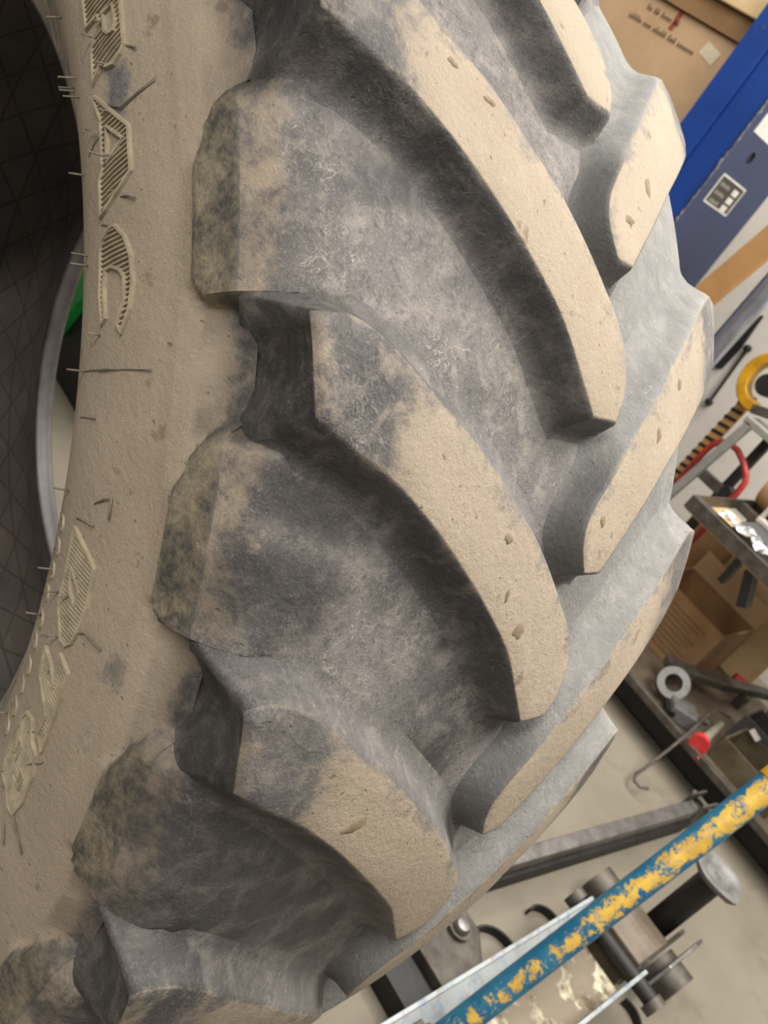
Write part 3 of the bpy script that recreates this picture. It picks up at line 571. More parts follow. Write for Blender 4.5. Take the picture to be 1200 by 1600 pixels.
# raised lettering with hatched fill, and the mould vent hairs
BAKED = json.loads(r'''{"R":{"rim":[[[0.6612,20.222],[0.6606,19.556],[0.66,18.892],[0.6595,18.228],[0.6592,17.565],[0.6756,17.417],[0.6778,16.646],[0.6677,16.237],[0.6622,15.732],[0.6613,15.02],[0.6605,14.307],[0.6599,13.595],[0.6662,13.91],[0.6721,14.247],[0.678,13.778],[0.6871,13.56],[0.695,13.871],[0.6998,14.234],[0.7001,14.899],[0.7005,15.566],[0.701,16.237],[0.7015,16.911],[0.7022,17.587],[0.6932,18.096],[0.6835,18.684],[0.6729,19.378]],[[0.6826,17.182],[0.6935,17.19],[0.6943,15.972],[0.6912,15.571],[0.6852,15.621],[0.6813,16.007],[0.6818,16.87]]],"hatch":[[[0.661,20.013],[0.6645,19.973]],[[0.6607,19.665],[0.6698,19.597]],[[0.6603,19.318],[0.6748,19.254]],[[0.6601,18.971],[0.6795,18.937]],[[0.6598,18.624],[0.6841,18.645]],[[0.6596,18.277],[0.6885,18.373]],[[0.6594,17.93],[0.6928,18.119]],[[0.6592,17.584],[0.6969,17.881]],[[0.6761,17.247],[0.7009,17.657]],[[0.677,16.923],[0.6821,16.979]],[[0.6935,17.171],[0.702,17.369]],[[0.6765,16.586],[0.6816,16.646]],[[0.6937,16.855],[0.7017,17.049]],[[0.6672,16.189],[0.6814,16.316]],[[0.6939,16.541],[0.7014,16.728]],[[0.6635,15.842],[0.6815,15.989]],[[0.6941,16.229],[0.7011,16.409]],[[0.6619,15.5],[0.6843,15.709]],[[0.6937,15.904],[0.7009,16.09]],[[0.6615,15.158],[0.7006,15.772]],[[0.6611,14.815],[0.7004,15.454]],[[0.6607,14.471],[0.7002,15.137]],[[0.6604,14.128],[0.6714,14.205]],[[0.6724,14.218],[0.7001,14.821]],[[0.66,13.785],[0.6642,13.802]],[[0.676,13.938],[0.6999,14.505]],[[0.681,13.702],[0.6988,14.16]]]},"A":{"rim":[[[0.6588,12.669],[0.67,11.661],[0.6799,10.781],[0.689,9.989],[0.6975,9.264],[0.6976,8.724],[0.6976,8.185],[0.6978,7.648],[0.698,7.113],[0.6982,6.58],[0.6928,6.255],[0.6871,5.932],[0.681,5.612],[0.6747,5.296],[0.6678,4.985],[0.6602,4.688],[0.6601,5.271],[0.6601,5.855],[0.6601,6.439],[0.6602,7.023],[0.6646,7.54],[0.6646,8.199],[0.6647,8.859],[0.6649,9.519],[0.6652,10.179],[0.6656,10.84],[0.6596,11.974]],[[0.6728,10.092],[0.6825,9.349],[0.6915,8.679],[0.6851,8.382],[0.6784,8.093],[0.6712,7.815],[0.6715,8.384],[0.6719,8.953],[0.6723,9.522]]],"hatch":[[[0.659,12.464],[0.6613,12.445]],[[0.6594,12.123],[0.6652,12.089]],[[0.6606,11.776],[0.669,11.752]],[[0.6624,11.433],[0.6726,11.432]],[[0.6643,11.093],[0.676,11.124]],[[0.6656,10.762],[0.6794,10.828]],[[0.6654,10.431],[0.6826,10.543]],[[0.6652,10.1],[0.6858,10.267]],[[0.665,9.768],[0.6725,9.807]],[[0.6761,9.837],[0.6889,10.001]],[[0.6649,9.437],[0.6722,9.48]],[[0.6798,9.556],[0.6919,9.742]],[[0.6648,9.106],[0.672,9.153]],[[0.6833,9.287],[0.6949,9.491]],[[0.6647,8.775],[0.6718,8.827]],[[0.6868,9.028],[0.6975,9.242]],[[0.6647,8.445],[0.6716,8.5]],[[0.6901,8.779],[0.6975,8.938]],[[0.6646,8.114],[0.6714,8.174]],[[0.6848,8.369],[0.6976,8.634]],[[0.6646,7.783],[0.6712,7.847]],[[0.6725,7.863],[0.6976,8.331]],[[0.6638,7.447],[0.6977,8.028]],[[0.6609,7.094],[0.6978,7.726]],[[0.6602,6.755],[0.6979,7.424]],[[0.6601,6.421],[0.698,7.123]],[[0.6601,6.086],[0.6981,6.823]],[[0.6601,5.751],[0.6964,6.471]],[[0.6601,5.416],[0.6864,5.894]],[[0.6601,5.081],[0.6753,5.326]],[[0.6602,4.746],[0.6627,4.779]]]},"C":{"rim":[[[0.6604,2.664],[0.6632,3.126],[0.6722,3.69],[0.6796,3.733],[0.6909,2.884],[0.6945,2.272],[0.698,1.674],[0.6993,0.932],[0.7007,0.195],[0.7,-0.316],[0.6993,-0.828],[0.6987,-1.342],[0.695,-1.996],[0.6912,-2.659],[0.6856,-2.156],[0.6892,-1.433],[0.6927,-0.721],[0.6922,-0.093],[0.6918,0.537],[0.6865,1.006],[0.6763,1.332],[0.6687,1.211],[0.6667,0.181],[0.6679,-0.459],[0.6692,-1.094],[0.6705,-1.725],[0.6664,-2.087],[0.664,-1.263],[0.6615,-0.427],[0.6612,0.239],[0.661,0.906],[0.6609,1.573]]],"hatch":[[[0.6693,3.501],[0.6818,3.565]],[[0.6641,3.173],[0.6855,3.292]],[[0.6615,2.852],[0.689,3.027]],[[0.6604,2.529],[0.6916,2.759]],[[0.6606,2.209],[0.6932,2.484]],[[0.6607,1.888],[0.6948,2.212]],[[0.6609,1.568],[0.6964,1.942]],[[0.6609,1.247],[0.698,1.675]],[[0.661,0.926],[0.6682,0.979]],[[0.6823,1.139],[0.6985,1.391]],[[0.6611,0.605],[0.6676,0.658]],[[0.6876,0.912],[0.699,1.108]],[[0.6612,0.284],[0.667,0.336]],[[0.6904,0.659],[0.6995,0.826]],[[0.6613,-0.037],[0.667,0.019]],[[0.6919,0.387],[0.7,0.545]],[[0.6615,-0.357],[0.6676,-0.292]],[[0.6921,0.093],[0.7006,0.264]],[[0.6622,-0.671],[0.6682,-0.601]],[[0.6923,-0.2],[0.7004,-0.032]],[[0.6631,-0.983],[0.6688,-0.909]],[[0.6925,-0.494],[0.7,-0.334]],[[0.6641,-1.293],[0.6694,-1.217]],[[0.6924,-0.796],[0.6996,-0.636]],[[0.665,-1.601],[0.6701,-1.523]],[[0.6907,-1.132],[0.6992,-0.939]],[[0.6659,-1.908],[0.669,-1.857]],[[0.689,-1.47],[0.6988,-1.242]],[[0.6873,-1.81],[0.6974,-1.573]],[[0.6856,-2.153],[0.6954,-1.918]],[[0.6883,-2.395],[0.6935,-2.266]]]},"D":{"rim":[[[0.6614,-14.882],[0.6694,-15.22],[0.6767,-15.564],[0.6834,-15.911],[0.6898,-16.258],[0.6958,-16.606],[0.6958,-17.201],[0.6959,-17.799],[0.6961,-18.4],[0.6963,-19.004],[0.6947,-19.845],[0.6932,-20.701],[0.689,-21.671],[0.6832,-22.119],[0.6753,-22.036],[0.6716,-21.552],[0.6678,-21.068],[0.6638,-20.587],[0.6606,-19.896],[0.6607,-19.006],[0.6609,-18.121],[0.6606,-17.511],[0.6604,-16.902],[0.6603,-16.294],[0.6602,-15.689]],[[0.6683,-17.378],[0.6764,-17.915],[0.684,-18.453],[0.6832,-19.424],[0.6733,-18.981],[0.6699,-18.322]]],"hatch":[[[0.6612,-15.044],[0.6681,-15.16]],[[0.6608,-15.316],[0.6781,-15.636]],[[0.6604,-15.589],[0.6872,-16.114]],[[0.6602,-15.867],[0.6956,-16.593]],[[0.6603,-16.146],[0.6958,-16.855]],[[0.6603,-16.426],[0.6958,-17.112]],[[0.6604,-16.706],[0.6958,-17.369]],[[0.6604,-16.987],[0.6959,-17.627]],[[0.6605,-17.267],[0.6959,-17.885]],[[0.6606,-17.549],[0.6687,-17.633]],[[0.6732,-17.695],[0.696,-18.144]],[[0.6608,-17.83],[0.6692,-17.914]],[[0.6783,-18.046],[0.6961,-18.404]],[[0.6609,-18.112],[0.6697,-18.195]],[[0.6832,-18.397],[0.6962,-18.664]],[[0.6608,-18.392],[0.6708,-18.482]],[[0.6838,-18.673],[0.6963,-18.924]],[[0.6608,-18.673],[0.6723,-18.773]],[[0.6836,-18.935],[0.696,-19.176]],[[0.6607,-18.954],[0.6759,-19.09]],[[0.6834,-19.198],[0.6955,-19.424]],[[0.6606,-19.236],[0.695,-19.674]],[[0.6606,-19.518],[0.6945,-19.925]],[[0.6606,-19.801],[0.6941,-20.177]],[[0.6615,-20.087],[0.6936,-20.431]],[[0.6628,-20.372],[0.6932,-20.686]],[[0.6644,-20.657],[0.6922,-20.932]],[[0.6668,-20.947],[0.6911,-21.18]],[[0.6691,-21.235],[0.69,-21.43]],[[0.6714,-21.525],[0.6889,-21.682]],[[0.6736,-21.815],[0.6859,-21.914]]]},"4":{"rim":[[[0.6804,-22.899],[0.6873,-23.242],[0.6939,-23.596],[0.6937,-24.418],[0.6937,-25.248],[0.6938,-26.086],[0.6935,-26.783],[0.6933,-27.487],[0.6932,-28.199],[0.6932,-28.917],[0.6933,-29.642],[0.6836,-28.9],[0.6842,-28.079],[0.6849,-27.268],[0.6796,-26.823],[0.674,-26.388],[0.6682,-25.961],[0.662,-25.553],[0.6603,-24.893],[0.6587,-24.234],[0.6572,-23.573],[0.6697,-24.021],[0.6766,-24.56],[0.6832,-25.107],[0.6821,-24.369],[0.6812,-23.633]]],"hatch":[[[0.6805,-23.072],[0.6887,-23.316]],[[0.6809,-23.362],[0.6938,-23.76]],[[0.6812,-23.652],[0.6938,-24.031]],[[0.6816,-23.942],[0.6937,-24.302]],[[0.6577,-23.813],[0.6674,-23.925]],[[0.6819,-24.233],[0.6937,-24.575]],[[0.6584,-24.116],[0.6737,-24.329]],[[0.6823,-24.523],[0.6937,-24.848]],[[0.6591,-24.419],[0.6785,-24.715]],[[0.6828,-24.815],[0.6937,-25.123]],[[0.6599,-24.721],[0.6832,-25.106]],[[0.6832,-25.106],[0.6937,-25.398]],[[0.6606,-25.023],[0.6937,-25.674]],[[0.6614,-25.327],[0.6937,-25.951]],[[0.6633,-25.639],[0.6937,-26.226]],[[0.6685,-25.985],[0.6936,-26.5]],[[0.6734,-26.345],[0.6935,-26.775]],[[0.6782,-26.711],[0.6934,-27.05]],[[0.6827,-27.082],[0.6933,-27.327]],[[0.6848,-27.409],[0.6933,-27.605]],[[0.6845,-27.689],[0.6932,-27.884]],[[0.6843,-27.971],[0.6932,-28.165]],[[0.6841,-28.254],[0.6932,-28.446]],[[0.6839,-28.538],[0.6932,-28.728]],[[0.6837,-28.823],[0.6932,-29.011]],[[0.6874,-29.175],[0.6933,-29.296]]]},"8":{"rim":[[[0.6593,-28.742],[0.6692,-28.631],[0.6736,-29.209],[0.6779,-29.79],[0.6882,-30.279],[0.691,-30.947],[0.6937,-31.618],[0.6937,-32.387],[0.6939,-33.166],[0.6941,-33.953],[0.6898,-35.461],[0.6812,-35.526],[0.6757,-35.093],[0.6701,-34.679],[0.6593,-34.496],[0.6559,-33.864],[0.6524,-33.237],[0.6524,-32.062],[0.6527,-30.896],[0.655,-29.56]],[[0.6636,-30.599],[0.6694,-30.89],[0.6682,-32.27],[0.6629,-32.066]],[[0.6788,-32.194],[0.685,-32.439],[0.6846,-33.53],[0.68,-33.273]]],"hatch":[[[0.6638,-28.68],[0.6711,-28.87]],[[0.6585,-28.898],[0.6741,-29.27]],[[0.6569,-29.194],[0.6771,-29.672]],[[0.6553,-29.497],[0.6888,-30.412]],[[0.6545,-29.811],[0.6902,-30.769]],[[0.654,-30.129],[0.6917,-31.128]],[[0.6534,-30.448],[0.6932,-31.487]],[[0.6529,-30.769],[0.6635,-30.877]],[[0.6693,-30.991],[0.6937,-31.805]],[[0.6526,-31.093],[0.6633,-31.191]],[[0.669,-31.296],[0.6937,-32.101]],[[0.6525,-31.418],[0.6631,-31.506]],[[0.6687,-31.603],[0.6937,-32.398]],[[0.6524,-31.745],[0.663,-31.822]],[[0.6684,-31.911],[0.6938,-32.697]],[[0.6524,-32.072],[0.666,-32.185]],[[0.6682,-32.221],[0.6792,-32.486]],[[0.6849,-32.666],[0.6938,-32.996]],[[0.6523,-32.399],[0.6795,-32.803]],[[0.6848,-32.966],[0.6939,-33.297]],[[0.6523,-32.728],[0.6799,-33.122]],[[0.6847,-33.268],[0.694,-33.599]],[[0.6524,-33.056],[0.6941,-33.903]],[[0.6532,-33.385],[0.6934,-34.178]],[[0.655,-33.712],[0.6926,-34.45]],[[0.6568,-34.039],[0.6918,-34.724]],[[0.6586,-34.371],[0.691,-35.001]],[[0.6721,-34.825],[0.6903,-35.28]],[[0.6778,-35.251],[0.6867,-35.477]]]},"hair":[[[0.5555,0.2385,0.2969],[0.5506,0.2364,0.3079]],[[0.5938,0.1763,0.3044],[0.5882,0.1744,0.3161]],[[0.5862,0.172,0.3004],[0.5812,0.1702,0.3115]],[[0.5885,0.1686,0.301],[0.5835,0.1673,0.3121]],[[0.6045,0.1578,0.3065],[0.5997,0.1561,0.3174]],[[0.6381,0.1888,0.3148],[0.6346,0.19,0.3246]],[[0.6526,0.1948,0.315],[0.6506,0.1946,0.3235]],[[0.6768,0.1723,0.3136],[0.6922,0.1663,0.3145]],[[0.655,0.1356,0.315],[0.6797,0.127,0.3171],[0.7123,0.1409,0.3115]],[[0.6658,0.1277,0.315],[0.6624,0.1274,0.3247]],[[0.6591,0.1633,0.315],[0.6561,0.1628,0.3244]],[[0.6303,0.1052,0.3108],[0.6524,0.1154,0.3166],[0.6357,0.1218,0.3178]],[[0.6688,0.0965,0.3151],[0.6679,0.0938,0.3225],[0.6634,0.0951,0.3319]],[[0.6145,0.0963,0.3055],[0.6101,0.096,0.3161]],[[0.6526,0.0755,0.314],[0.6796,0.0677,0.3175]],[[0.6813,0.0641,0.3148],[0.6931,0.063,0.3167],[0.7007,0.06,0.3159]],[[0.6299,0.0321,0.3086],[0.6248,0.0327,0.3197]],[[0.6307,0.0244,0.3087],[0.6253,0.0249,0.3202]],[[0.6575,0.0487,0.3143],[0.6797,0.043,0.3175]],[[0.6619,-0.031,0.3146],[0.6588,-0.0305,0.324]],[[0.6345,-0.0543,0.3103],[0.6288,-0.0541,0.322]],[[0.6362,-0.0549,0.3107],[0.6699,-0.0563,0.3174],[0.7219,-0.0588,0.3121]],[[0.6322,-0.0884,0.3107],[0.6618,-0.0905,0.3171]],[[0.6179,-0.1432,0.3096],[0.6131,-0.1414,0.3205]],[[0.6626,-0.1523,0.315],[0.678,-0.1479,0.3169],[0.6858,-0.1472,0.3161],[0.6834,-0.1625,0.316]],[[0.6385,-0.1633,0.3143],[0.6651,-0.1674,0.3174]],[[0.6005,-0.204,0.3096],[0.5953,-0.2026,0.3209]],[[0.6157,-0.2196,0.3136],[0.6121,-0.219,0.3235]],[[0.5779,-0.2415,0.3071],[0.5732,-0.2393,0.3179]],[[0.6187,-0.2102,0.3136],[0.6463,-0.2068,0.3175]],[[0.635,-0.2211,0.3151],[0.6323,-0.2204,0.3242]],[[0.6235,-0.2514,0.3151],[0.616,-0.2512,0.3283]],[[0.6433,-0.248,0.3145],[0.6572,-0.2448,0.3161],[0.6737,-0.2558,0.3127]],[[0.6143,-0.2786,0.3151],[0.6139,-0.2779,0.3221]],[[0.5623,-0.3368,0.3139],[0.5911,-0.3291,0.3173]],[[0.5739,-0.3604,0.3151],[0.5905,-0.3539,0.3171],[0.6036,-0.3502,0.3163]],[[0.5443,-0.3707,0.3142],[0.5438,-0.3689,0.3214]],[[0.5187,-0.33,0.3023],[0.5172,-0.3286,0.3103]],[[0.55,-0.3811,0.315],[0.5487,-0.3798,0.3228]],[[0.5445,-0.3835,0.3149],[0.5628,-0.4016,0.3168],[0.5727,-0.4301,0.3133]],[[0.5455,-0.4038,0.3151],[0.5504,-0.4276,0.3176]]]}''')
def ridge(vs, fs, pts, w, h, closed):
    P = [side_pt(r, t, 0) for r, t in pts]; N = [(side_pt(r, t, .01) - side_pt(r, t, 0)).normalized() for r, t in pts]; n = len(P); o = len(vs)
    for i in range(n):
        if closed: d = P[(i + 1) % n] - P[i - 1]
        else: d = P[min(i + 1, n - 1)] - P[max(i - 1, 0)]
        sd = d.cross(N[i]).normalized()
        for a, b in ((-1, -.3), (-.62, 1), (.62, 1), (1, -.3)): vs.append(P[i] + sd * (a * w / 2) + N[i] * (b * h))
    for i in range(n if closed else n - 1):
        for j in range(3):
            k = (i + 1) % n; fs.append((o + i * 4 + j, o + i * 4 + j + 1, o + k * 4 + j + 1, o + k * 4 + j))
    if not closed: fs.append((o, o + 1, o + 2, o + 3)); fs.append((o + n * 4 - 1, o + n * 4 - 2, o + n * 4 - 3, o + n * 4 - 4))
for ch in ('R', 'A', 'C', 'D', '4', '8'):
    vs, fs = [], []
    for rim in BAKED[ch]['rim']: ridge(vs, fs, rim, .0034, .0028, True)
    for a, b in BAKED[ch]['hatch']: ridge(vs, fs, [a, [(a[0] + b[0]) / 2, (a[1] + b[1]) / 2], b], .0016, .0021, False)
    o = tyre_part('raised_letter', vs, fs, M['letter'], smooth_=False); fix_normals(o.data); o.data.polygons.foreach_set('use_smooth', [False] * len(o.data.polygons))
for k, (r, t) in enumerate([(.627, -15.5), (.628, -17.2), (.627, -19.0), (.626, -20.8), (.628, -22.8), (.627, -24.6), (.630, -26.6), (.628, -28.4), (.629, -30.4), (.628, -32.4)]):
    vs, fs = [], []
    ridge(vs, fs, [[r - .007, t - .45], [r + .007, t - .45], [r + .009, t + .0], [r + .006, t + .5], [r - .006, t + .5]], .0024, .0014, False)
    o = tyre_part('small_raised_character', vs, fs, M['letter'], smooth_=False); fix_normals(o.data)
def tube_tf(path, r, n=6):
    mb = MB(); mb.tube(path, r, n); return mb.v, mb.f
for h in BAKED['hair']:
    L = len(h); vs, fs = tube_tf(h, [.0009] * (L - 1) + [.0007])
    tyre_part('vent_hair', vs, fs, M['hair'])
for k, (z0, t0, ra, rb, an) in enumerate([(0.1895, 9.82, 0.0057, 0.0034, 20), (0.1568, 8.722, 0.0064, 0.0035, 30), (0.1113, -10.664, 0.005, 0.0046, 0), (0.1795, -25.202, 0.0118, 0.0065, -30), (0.0714, -15.245, 0.0092, 0.0089, 10), (-0.0146, -9.627, 0.0056, 0.0069, 0), (0.0983, -13.378, 0.0032, 0.0067, 10), (-0.0719, 9.048, 0.0074, 0.0089, 20), (-0.0274, 6.301, 0.0085, 0.0048, 0), (-0.1449, -1.342, 0.0055, 0.0083, 10), (-0.1021, -4.614, 0.0069, 0.008, 10)]):
    rg = random.Random(k + 3); vs = []; fs = []; n = 18
    wob = [1 + rg.uniform(-.5, .5) for _ in range(n)]; wob = [(wob[i - 1] + 2 * wob[i] + wob[(i + 1) % n]) / 4 for i in range(n)]
    for fr, h in ((1.0, -.0006), (.8, .0004), (.4, .0009)):
        for i in range(n):
            a = 2 * math.pi * i / n; u = ra * fr * wob[i] * math.cos(a); v = rb * fr * wob[i] * math.sin(a); c, s_ = math.cos(R_(an)), math.sin(R_(an))
            z = z0 + u * c - v * s_; t = t0 + math.degrees((u * s_ + v * c) / .89); vs.append(cyl(z, r_top(z) + h, t))
    vs.append(cyl(z0, r_top(z0) + .001, t0))
    for q in range(2):
        for i in range(n): fs.append((q * n + i, q * n + (i + 1) % n, (q + 1) * n + (i + 1) % n, (q + 1) * n + i))
    for i in range(n): fs.append((2 * n + i, 2 * n + (i + 1) % n, 3 * n))
    o = tyre_part('mud_patch', vs, fs, M['mud']); fix_normals(o.data)

# ------------------------------------------------------------------ blue press column, carton shelf, things along the wall
pr = thing('hydraulic_press', 'tall blue painted steel press column with a black label plate', 'press', (-1.12, 3.16, 0))
m = MB(); m.box((-1.25, 2.90, 0), (-1.125, 3.42, 2.9)); m.build('front_flange', M['blue'], pr, bevel=.006)
m = MB(); m.box((-1.125, 2.912, 0), (-.992, 3.42, 2.9)); m.build('web', M['blue'], pr, bevel=.004)
side = MB(); side.plate_hole(2.90, 3.42, 1.2, 2.4, 3.075, 1.827, .026, 0, -.992, -.982)
side.box((-.992, 2.90, 0), (-.982, 3.42, 1.2)); side.box((-.992, 2.90, 2.4), (-.982, 3.42, 2.9))
sp_ = side.build('side_plate', M['blue_dull'], pr)
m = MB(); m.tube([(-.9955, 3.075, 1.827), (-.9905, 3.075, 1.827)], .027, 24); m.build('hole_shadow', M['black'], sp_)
rng = random.Random(4); n = 120; vs = []; fs = []
for i in range(n):
    z = 1.3 + i * .012; w = .0012 + .009 * max(0, rng.gauss(-.1, .6)); v_ = .0012 + .008 * max(0, rng.gauss(-.1, .6))
    vs += [(-.9815 - w, 2.8992, z), (-.9812, 2.8992, z), (-.9812, 2.8992 + v_, z)]
for i in range(n - 1):
    for j in range(2): fs.append((i * 3 + j, i * 3 + j + 1, i * 3 + j + 4, i * 3 + j + 3))
m = MB(); m.add(vs, fs); m.build('worn_edge', M['chipwhite'], pr)
lb = MB(); lb.box((-.982, 2.974, 1.598), (-.980, 3.218, 1.727)); lab = lb.build('name_plate', M['label_white'], pr)
m = MB(); m.box((-.980, 2.984, 1.606), (-.9792, 3.208, 1.719)); m.build('plate_face', M['label_black'], lab)
for i in range(3):
    z = 1.690 - i * .036
    m = MB(); m.box((-.9792, 3.128, z - .013), (-.9786, 3.178, z + .013)); m.build('plate_field', M['label_white'], lab)
    for j in range(5):
        y = 3.004 + j * .018
        m = MB(); m.box((-.9792, y, z - .008 + .003 * (j % 2)), (-.9787, y + .012, z + .009 - .002 * ((j + i) % 3))); m.build('plate_lettering', M['label_print'], lab)
m = MB(); m.box((-.982, 2.955, 1.905), (-.9802, 3.13, 1.985)); m.build('sticker', M['label_white'], pr)

sh = thing('storage_shelf', 'brown shelf board with pale timber beam above the cardboard carton', 'shelf', (-1.9, 3.25, 0))
m = MB(); m.box((-2.6, 2.98, 2.14), (-1.256, 3.5, 2.225)); m.build('shelf_board', M['kraft_dark'], sh)
m = MB(); m.box((-2.6, 2.95, 2.232), (-1.256, 3.1, 2.31)); m.build('beam', M['timber'], sh, bevel=.003)
m = MB(); m.box((-2.6, 2.98, 1.42), (-1.256, 3.5, 1.45)); m.build('shelf_board', M['timber'], sh)
for xx in (-2.56, -1.32):
    m = MB(); m.box((xx, 3.5, 0), (xx + .06, 3.56, 2.31)); m.build('upright', M['timber'], sh)
cb = thing('carton', 'large tan cardboard carton with faded print and a red stripe beside the blue column', 'box', (-1.7, 3.25, 1.45))
m = MB(); m.box((-2.35, 3.0, 1.45), (-1.262, 3.48, 2.138)); m.build('box_body', M['kraft'], cb, bevel=.008)
m = MB(); m.box((-2.34, 2.993, 1.46), (-1.272, 2.999, 1.80), rot=Matrix.Rotation(R_(-4), 3, 'X'), piv=(-1.8, 2.999, 1.46)); m.build('flap', M['kraft'], cb)
rng = random.Random(12)
for row, (xa, xb, z) in enumerate([(-1.86, -1.50, 2.015), (-1.80, -1.62, 2.075)]):
    px = xa
    while px < xb:
        ln = rng.randint(2, 6)
        for c in range(ln):
            h = rng.choice((.018, .018, .027)); m = MB()
            m.box((px, 2.9985, z - .19 * (px - xa) * 0), (px + .007, 2.9995, z + h)); m.box((px, 2.9985, z + .007), (px + .0125, 2.9995, z + .013))
            m.build('printed_letter', M['ink'], cb); px += .016
        px += .012
m = MB(); m.box((-1.645, 2.9985, 2.055), (-1.620, 2.9995, 2.137)); m.build('red_stripe', M['inkred'], cb)
m = MB(); m.box((-1.44, 2.998, 2.03), (-1.35, 2.9995, 2.085), rot=Matrix.Rotation(R_(12), 3, 'Y')); m.build('tape', M['tape'], cb)

m = MB(); m.box((-.662, 2.84, -.3), (-.557, 2.87, 2.10), rot=Matrix.Rotation(R_(11), 3, 'Y'), piv=(-.662, 2.85, 1.409))
m.v = [(a, b, max(c, 0)) for a, b, c in m.v]
one(m, 'timber_plank', M['plank'], 'tan board standing on end between the blue column and the metal tube', 'plank', bevel=.003)
m = MB(); m.tube([(-.58, 3.09, 0), (-.555, 3.09, 1.9)], .044, 24); one(m, 'metal_tube', M['galv'], 'bright galvanised metal tube standing upright beside the tan board', 'tube', smooth=True)
rd = thing('hanging_rod', 'thin black rod with a knob at each end on the white wall', 'rod', (-.79, 3.99, .85))
m = MB(); m.tube([(-.778, 3.978, .855), (-.808, 3.978, 1.15)], .008, 10); m.build('shaft', M['black'], rd, smooth=True)
for z, xx in ((.845, -.777), (1.165, -.81)):
    m = MB(); m.lathe([(.006, -.02), (.019, -.012), (.022, 0), (.019, .012), (.006, .02)], (xx, 3.975, z), 14); m.build('knob', M['black'], rd, smooth=True)
m = MB(); m.prism([(-.885, .99), (-.850, 1.01), (-.845, 1.16), (-.865, 1.33), (-.872, 1.33)], 1, 3.975, 3.999); one(m, 'wall_bracket', M['black'], 'black wedge shaped bracket on the wall left of the thin rod', 'bracket')

st = thing('machine_stand', 'grey and dark steel machine stand carrying a yellow curved guard', 'stand', (-.15, 3.1, 0))
m = MB(); m.box((-.236, 2.95, 0), (-.202, 2.985, 1.06), rot=Matrix.Rotation(R_(7), 3, 'Y'), piv=(-.22, 2.96, .85)); m.v = [(a, b, max(c, 0)) for a, b, c in m.v]; m.build('leg', M['greysq'], st, bevel=.004)
m = MB(); m.box((-.158, 3.10, 0), (-.120, 3.14, 1.14)); m.build('leg', M['dark'], st, bevel=.004)
m = MB(); m.box((-.22, 2.95, 1.045), (-.06, 3.15, 1.075)); m.build('top_bracket', M['greysq'], st, bevel=.004)
gp = []
for i in range(15):
    a = R_(70 + i * 15.5); gp.append((-.272 + .092 * math.cos(a), 3.04, 1.205 + .105 * math.sin(a)))
m = MB(); m.ribbon(gp, (0, 1, 0), .07, .045); gd = m.build('guard', M['yellow'], st, smooth=True, bevel=.006)
m = MB(); m.tube([(-.262, 2.995, 1.20), (-.262, 3.08, 1.20)], .045, 20); m.build('hub', M['dark'], st, smooth=True)
m = MB(); m.box((-.25, 3.0, 1.10), (-.12, 3.06, 1.14), rot=Matrix.Rotation(R_(-20), 3, 'Y')); m.build('arm', M['iron'], st, bevel=.004)
m = MB(); m.tube([(-.12, 3.13, .76), (-.12, 3.07, .76)], .035, 18); m.build('foot', M['dark'], st, smooth=True)
m = MB(); m.box((-.28, 3.05, .74), (-.13, 3.085, .785)); m.build('brace', M['iron'], st, bevel=.003)

sr = thing('striped_post', 'narrow post wrapped in yellow and black hazard stripes against the wall', 'post', (-.3, 3.25, 0))
m = MB(); m.box((-.345, 3.1, 0), (-.295, 3.12, 1.10), rot=Matrix.Rotation(R_(1.5), 3, 'Y'), piv=(-.32, 3.1, .9)); m.v = [(a, b, max(c, 0)) for a, b, c in m.v]; m.build('board', M['yellowtape'], sr)
for i in range(14):
    z = .60 + i * .0385
    m = MB(); m.prism([(-.347 + (z - .9) * .026, z), (-.293 + (z - .9) * .026, z + .012), (-.293 + (z - .9) * .026, z + .027), (-.347 + (z - .9) * .026, z + .015)], 1, 3.0975, 3.1); m.build('stripe', M['black'], sr)
hp = [(-.275, 3.03, 0.0), (-.278, 3.03, .45), (-.280, 3.03, .84), (-.275, 3.03, .885), (-.255, 3.03, .918), (-.22, 3.03, .935), (-.18, 3.03, .935), (-.13, 3.03, .915), (-.085, 3.03, .885), (-.068, 3.03, .86), (-.062, 3.03, .81), (-.062, 3.03, 0.0)]
m = MB(); m.tube(hp, .0135, 12); one(m, 'tube_hoop', M['red'], 'red bent tube hoop between the striped post and the dark leg', 'hoop', smooth=True)

# ------------------------------------------------------------------ steel bench: angle iron top frame, lower shelf
bn = thing('steel_bench', 'rusty angle iron bench frame with a dirty lower shelf near the floor', 'bench', (.8, 2.95, 0))
def angle_x(x0, x1, y, z, s, t, mat, name):
    m = MB(); m.box((x0, y, z - s), (x1, y + t, z)); m.box((x0, y + t, z - t), (x1, y + s, z)); return m.build(name, mat, bn, bevel=.002)
angle_x(-.05, 1.7, 2.60, .790, .055, .006, M['iron'], 'front_rail')
angle_x(-.05, 1.7, 3.30, .790, .05, .006, M['iron'], 'back_rail')
angle_x(-.04, 1.7, 3.10, .780, .04, .006, M['iron'], 'cross_rail')
m = MB(); m.box((-.05, 2.606, .740), (-.043, 3.30, .790)); m.build('side_rail', M['iron'], bn, bevel=.002)
m = MB(); m.box((-.043, 2.612, .728), (1.7, 3.02, .742)); m.build('bench_board', M['timber'], bn)
for (xx, yy) in ((1.62, 2.61), (-.045, 3.35), (1.62, 3.35)):
    m = MB(); m.box((xx, yy, 0), (xx + .045, yy + .045, .74)); m.build('leg', M['iron'], bn, bevel=.002)
m = MB(); m.box((.03, 2.52, .128), (1.7, 3.40, .14)); m.build('lower_shelf', M['shelfmetal'], bn)
